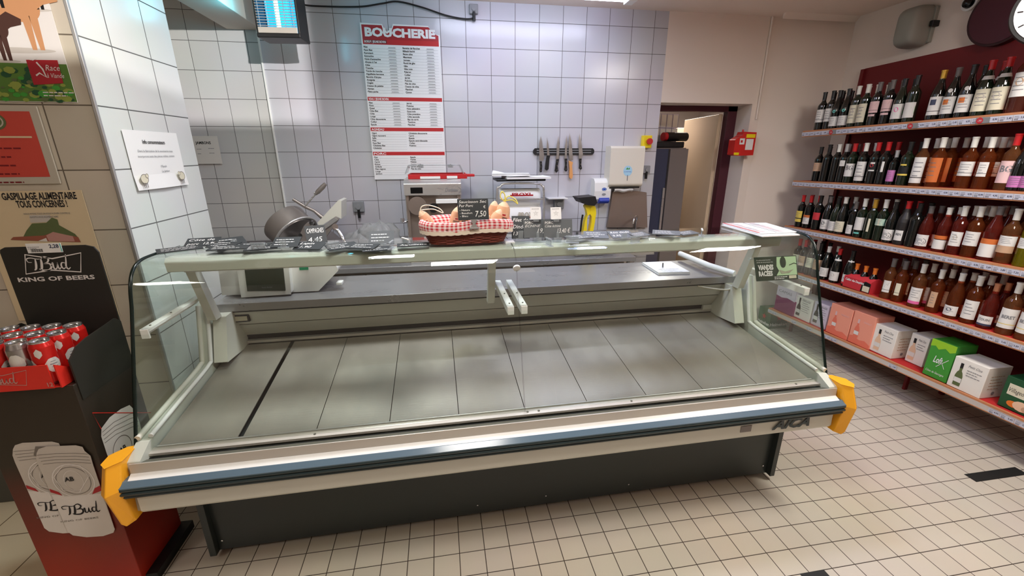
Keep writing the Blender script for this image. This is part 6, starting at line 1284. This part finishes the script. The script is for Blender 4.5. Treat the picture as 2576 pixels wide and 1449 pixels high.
# boxed wine on the bottom shelf
def front_bottle(f, x, y, s, gl, cap, d=.001):
    f.poly([(x-.016*s, y), (x+.016*s, y), (x+.017*s, y+.055*s), (x+.012*s, y+.075*s), (x+.006*s, y+.085*s), (x+.006*s, y+.125*s), (x-.006*s, y+.125*s), (x-.006*s, y+.085*s), (x-.012*s, y+.075*s), (x-.017*s, y+.055*s)], gl, d)
    f.rect(x-.0065*s, y+.10*s, x+.0065*s, y+.128*s, cap, d+.0005); f.rect(x-.016*s, y+.02*s, x+.016*s, y+.045*s, 'lab_white', d+.0005)
BX_ = [
 (1946, 1992, (1952, 715), 4.40, .16, 'purple', 'camas', 'white and purple boxed wine at the far left of the bottom shelf'),
 (1994, 2034, (2003, 741), 4.42, .16, 'cardboard', 'redw', 'white wine box with a dark bottle picture beside the purple box'),
 (2038, 2074, (2050, 758), 4.42, .16, 'card_lilac', 'redw', 'lilac white wine box left of the two salmon boxes'),
 (2076, 2129, (2088, 761), 4.40, .17, 'salmon', 'rose', 'left salmon pink wine box on the bottom shelf'),
 (2131, 2184, (2144, 779), 4.40, .17, 'salmon', 'rose', 'right salmon pink wine box on the bottom shelf'),
 (2186, 2240, (2198, 812), 4.41, .17, 'cardboard', 'whiter', 'white wine box with rosé bottle picture right of the salmon boxes'),
 (2274, 2318, (2296, 838), 4.49, .17, 'cardboard', 'whiter', 'white wine box with rosé bottle picture pushed back beside the green box'),
 (2318, 2378, (2343, 851), 4.40, .17, 'leaf', 'green', 'bright green wine box with white script'),
 (2379, 2462, (2403, 896), 4.39, .18, 'cardboard', 'whiteg', 'large white wine box with olive bottle picture at the right'),
 (2506, 2610, (2528, 943), 4.42, .2, 'pack_green', 'food', 'dark green food pack at the right end of the bottom shelf')]
for (x0, x1, tp, Xf, dp, m_, kind, lb) in BX_:
    ya = y_at(x0, Xf, lambda y: zs(4, y)); yb = y_at(x1, Xf, lambda y: zs(4, y)); zt = hit(*tp, 0, Xf).z; zb = zs(4, (ya+yb)/2)+.004; H = zt-zs(4, ya); Wd = ya-yb-.002
    if kind in ('redw', 'camas'): dp = .16
    o = empty('boxed_wine' if kind != 'food' else 'food_pack', (Xf+dp/2, (ya+yb)/2, zb)); hw = Wd/2
    MB().box((-dp/2, -hw, 0), (dp/2, hw, H), m_).build('carton', o, .003)
    b = MB(); f = b.frame((-dp/2-.0006, hw, 0), -Y, Z); g = b.frame((-dp/2, -hw-.0006, 0), X, Z)
    if kind == 'camas':
        for ff, ww in ((f, Wd), (g, dp)): ff.poly([(0, H*.6), (ww*.3, H*.56), (ww*.6, H*.62), (ww, H*.57), (ww, H), (0, H)], 'card_lilac', .0005); ff.text('CAMAS', ww*.1, H*.76, H*.1, 'ink_grey', ww*.7, d=.001)
        f.rect(Wd*.3, H+.0002, Wd*.7, H+.0004, 'ink', -.02)
    elif kind == 'redw': front_bottle(f, Wd*.25, H*.12, H/.16, 'bottle_black', 'ink'); f.lines(Wd*.42, Wd*.9, H*.82, 6, H*.09, H*.02, 'ink_grey', d=.001); f.text('Petit Clos', Wd*.4, H*.85, H*.07, 'ink_grey', Wd*.5, shear=.3, d=.001)
    elif kind == 'rose':
        f.poly([(0, 0), (Wd, 0), (Wd, H*.12), (Wd*.75, H*.2), (Wd*.5, H*.16), (Wd*.2, H*.24), (0, H*.2)], 'salmon_dk', .0004); front_bottle(f, Wd*.3, H*.2, H/.22, 'salmon_dk', 'lab_pink', .001); f.text('CINSAULT', Wd*.52, H*.72, H*.05, 'lab_pink', Wd*.36, d=.001)
    elif kind in ('whiter', 'whiteg'):
        front_bottle(f, Wd*.27, H*.1, H/.17, 'saucisson' if kind == 'whiter' else 'olive', 'ink'); f.text('Petit Clos', Wd*.45, H*.8, H*.08, 'ink_grey', Wd*.4, shear=.3, d=.001); f.lines(Wd*.45, Wd*.9, H*.68, 3, H*.08, H*.02, 'ink_grey', d=.001); g.lines(dp*.2, dp*.8, H*.7, 5, H*.1, H*.02, 'lab_tan', d=.001); g.disc(dp*.5, H*.15, .012, .012, 'grey_pl', .001)
    elif kind == 'green':
        f.poly([(0, H*.8), (Wd*.2, H*.84), (Wd*.35, H*.77), (Wd*.6, H*.85), (Wd*.8, H*.78), (Wd, H*.84), (Wd, H), (0, H)], 'lime', .0004); f.text('Loft', Wd*.28, H*.42, H*.18, 'white', Wd*.36, shear=.3, bold=.02, d=.001); f.seg((Wd*.45, H*.32), (Wd*.85, H*.6), .003, 'white', .001); f.seg((Wd*.55, H*.55), (Wd*.78, H*.33), .003, 'white', .001); f.text('Côtes de Gascogne', Wd*.1, H*.13, H*.06, 'white', Wd*.75, shear=.3, d=.001)
    else:
        f.rect(Wd*.12, H*.45, Wd*.7, H*.8, 'lab_cream', .0006); f.text('Villageoise', Wd*.15, H*.55, H*.14, 'ink', Wd*.5, shear=.3, d=.001); f.disc(Wd*.35, H*.2, .03, .02, 'orange', .001, 12); f.disc(Wd*.55, H*.22, .04, .03, 'saucisson', .0014, 12); f.disc(Wd*.75, H*.18, .035, .022, 'lab_tan', .0018, 12)
    b.build('printed_front', o); tag(o, lb, 'wine box' if kind != 'food' else 'food pack')
# beer pack on the floor past the shelf
o = empty('beer_pack', (4.53, -.17, 0)); MB().box((-.10, -.09, 0), (.11, .08, .20), 'pack_green').build('carton', o, .004)
b = MB(); f = b.frame((-.1006, .08, 0), -Y, Z); g = b.frame((-.10, -.0906, 0), X, Z)
for ff, ww in ((f, .17), (g, .21)):
    ff.poly([(ww*.5+(.035 if i % 2 == 0 else .014)*math.cos(math.pi/2+i*math.pi/5), .115+(.035 if i % 2 == 0 else .014)*math.sin(math.pi/2+i*math.pi/5)) for i in range(10)], 'red', .001); ff.text('Heineken', .008, .03, .034, 'chalk', ww*.95, bold=.03, d=.001)
b.build('printed_front', o); tag(o, 'green beer carton with a red star on the floor beside the shelving', 'beer pack')
# round things high on the right wall
q = hit(2283, 68, 0, 4.72); o = empty('wall_speaker', (4.85, q.y, q.z))
b = MB(); b.grid(lambda u, v: (-.02-.15*math.sin(v*math.pi/2)**.6, *(lambda p_: (p_.x*1.0, p_.y*1.0))(rr(u, .09, .14)*(math.cos(v*math.pi/2)**.4))), 40, 10, 'speaker_grey'); b.build('grille', o); MB().box((-.03, -.10, -.12), (0, .07, .12), 'speaker_grey').build('bracket_plate', o, .004); MB().box((-.06, -.125, -.02), (0, -.10, .02), 'black').build('screw_knob', o, .004)
tag(o, 'rounded grey loudspeaker high on the right wall above the wine', 'loudspeaker')
q = hit(2470, 45, 0, 4.78); o = empty('round_wall_drum', (4.85, q.y-.11, q.z+.0)); b = MB(); b.cyl((0, 0, 0), (-.07, 0, 0), .19, 'speaker_maroon', .19, 40); b.build('rim', o, .006); MB().cyl((-.07, 0, 0), (-.074, 0, 0), .175, 'maroon', seg=40).build('front', o)
tag(o, 'round dark maroon disc mounted high on the right wall', 'wall disc')
q = hit(2426, 6, 0, 4.78); o = empty('dome_camera', (4.85, q.y, q.z)); MB().cyl((0, 0, 0), (-.03, 0, 0), .05, 'white_pl').build('ring', o, .004); MB().lathe([(.036, -.03), (.03, -.05), (.015, -.062), (0, -.065)], (0, 0, 0), 'black_gloss', 20, ax=0).build('dome', o); tag(o, 'small dome camera at the top of the right wall', 'camera')
q = hit(2664, 22, 0, 4.30); o = empty('hanging_clock', (4.30, q.y, q.z)); nrm = Vector((-.8, -.6, 0)); b = MB(); b.cyl(Vector((0, 0, 0)), nrm*.05, .17, 'black', seg=48); b.build('case', o, .006); MB().cyl(nrm*.05, nrm*.054, .155, 'clock_face', seg=48).build('face', o)
for i in range(12): b = MB(); f = b.frame(nrm*.0545, Vector((.6, -.8, 0)), Z); a = i*math.pi/6; f.seg((.125*math.cos(a), .125*math.sin(a)), (.145*math.cos(a), .145*math.sin(a)), .006, 'ink', .0006); b.build('hour_mark', o)
b = MB(); f = b.frame(nrm*.0545, Vector((.6, -.8, 0)), Z); f.seg((0, 0), (-.07, -.03), .007, 'ink', .001); b.build('hour_hand', o)
b = MB(); f = b.frame(nrm*.0545, Vector((.6, -.8, 0)), Z); f.seg((0, 0), (-.02, -.11), .005, 'ink', .0015); b.build('minute_hand', o); MB().tube([(0, 0, .17), (0, 0, CE-q.z)], .008, 'black').build('hanger', o)
tag(o, 'round white clock with black rim hanging at the upper right corner', 'clock')
# black marks stuck on the floor
for nm, a, c_, rz, lb in (('floor_mark', (2470, 1195), (2555, 1180), 0, 'black strip stuck on the floor tiles near the wine shelves'), ('floor_mark', (2040, 1446), (2070, 1449), 0, 'black strip on the floor at the lower edge of the view')):
    pa = hit(*a, 2, 0); w_ = .36 if '1195' in str(a) else .12
    oo = MB().box((0, -.06, .0003), (w_, 0, .0018), 'mark_black').build(nm); 
    if w_ > .2: oo.location = (4.01, -2.315, 0)
    else: oo.location = (2.605, -2.695, 0)
    tag(oo, lb, 'floor mark')
print('bottles', NB)
# ------------------------------------------------------------------ pieces of parts hang under their part
SUBS = {'printed_front': 'carton', 'carton_print': 'carrier', 'chalk_writing': ('card', 'slate'), 'lettering': ('board', 'panel', 'sheet'), 'picture': 'board', 'printed_lists': 'board', 'colour_bands': 'panel',
 'sheep_drawing': 'sheet', 'door_catch': 'sliding_door', 'handle': ('door', 'handle_rod'), 'worn_lettering': 'door', 'screen': 'screen_surround', 'screen_lettering': 'screen_surround', 'header_print': 'header_board', 'price_ticket': 'header_board', 'printed_can': 'carton_body', 'emblem_outline': 'carton_body',
 'tray_print': 'tray', 'paper_slips': 'tray', 'maker_lettering': ('front_skirt', 'housing'), 'rating_plate': 'front_skirt', 'thermometer_scale': 'thermometer_frame', 'roll_print': 'upper_roll', 'string_loop': 'sausage_end', 'sleeve_print': 'paper_sleeve', 'handwriting': 'pages', 'clip_emblem': 'white_clip',
 'handle_pin': 'pusher_arm', 'handle_rod': 'pusher_arm', 'blade_guard': 'motor_housing', 'round_sticker': 'body', 'level_window': 'body', 'badge': 'body', 'seal_sticker': 'body', 'stickers': 'housing', 'hood': 'housing', 'display': 'housing', 'knob': 'mincing_head', 'seat_screw': 'glass_seat', 'base_screw': 'base', 'magnet_strip': 'rail',
 'rivet': 'handle', 'pull_tab': 'label', 'price_tickets': 'price_rail', 'promotion_tickets': 'price_rail', 'wooden_edge': 'shelf_board', 'liner_floor': 'gingham_liner', 'lace_trim': 'gingham_liner', 'hour_mark': 'face', 'hour_hand': 'face', 'minute_hand': 'face', 'grille': 'housing', 'meadow_print': 'sheet', 'breed_logo': 'sheet', 'cow_pictures': 'sheet', 'printed_picture': 'sheet', 'certificate': 'sleeve'}
for root in [o for o in COL.objects if o.parent is None and o.children]:
    kids = list(root.children); names = {}
    for k in kids: names.setdefault(k.name.split('.')[0], []).append(k)
    for k in kids:
        t = SUBS.get(k.name.split('.')[0])
        if not t or k.children: continue
        for cand in ((t,) if isinstance(t, str) else t):
            if cand in names and cand != k.name.split('.')[0]:
                par = names[cand]
                if len(par) > 1:      # the nearest of several like parts
                    def cen(o_):
                        bb = [Vector(c) for c in o_.bound_box]; return sum(bb, Vector())/8
                    par = sorted(par, key=lambda q: (cen(q)-cen(k)).length)
                if par[0].parent is root and par[0].matrix_basis == Matrix.Identity(4): k.parent = par[0]
                break
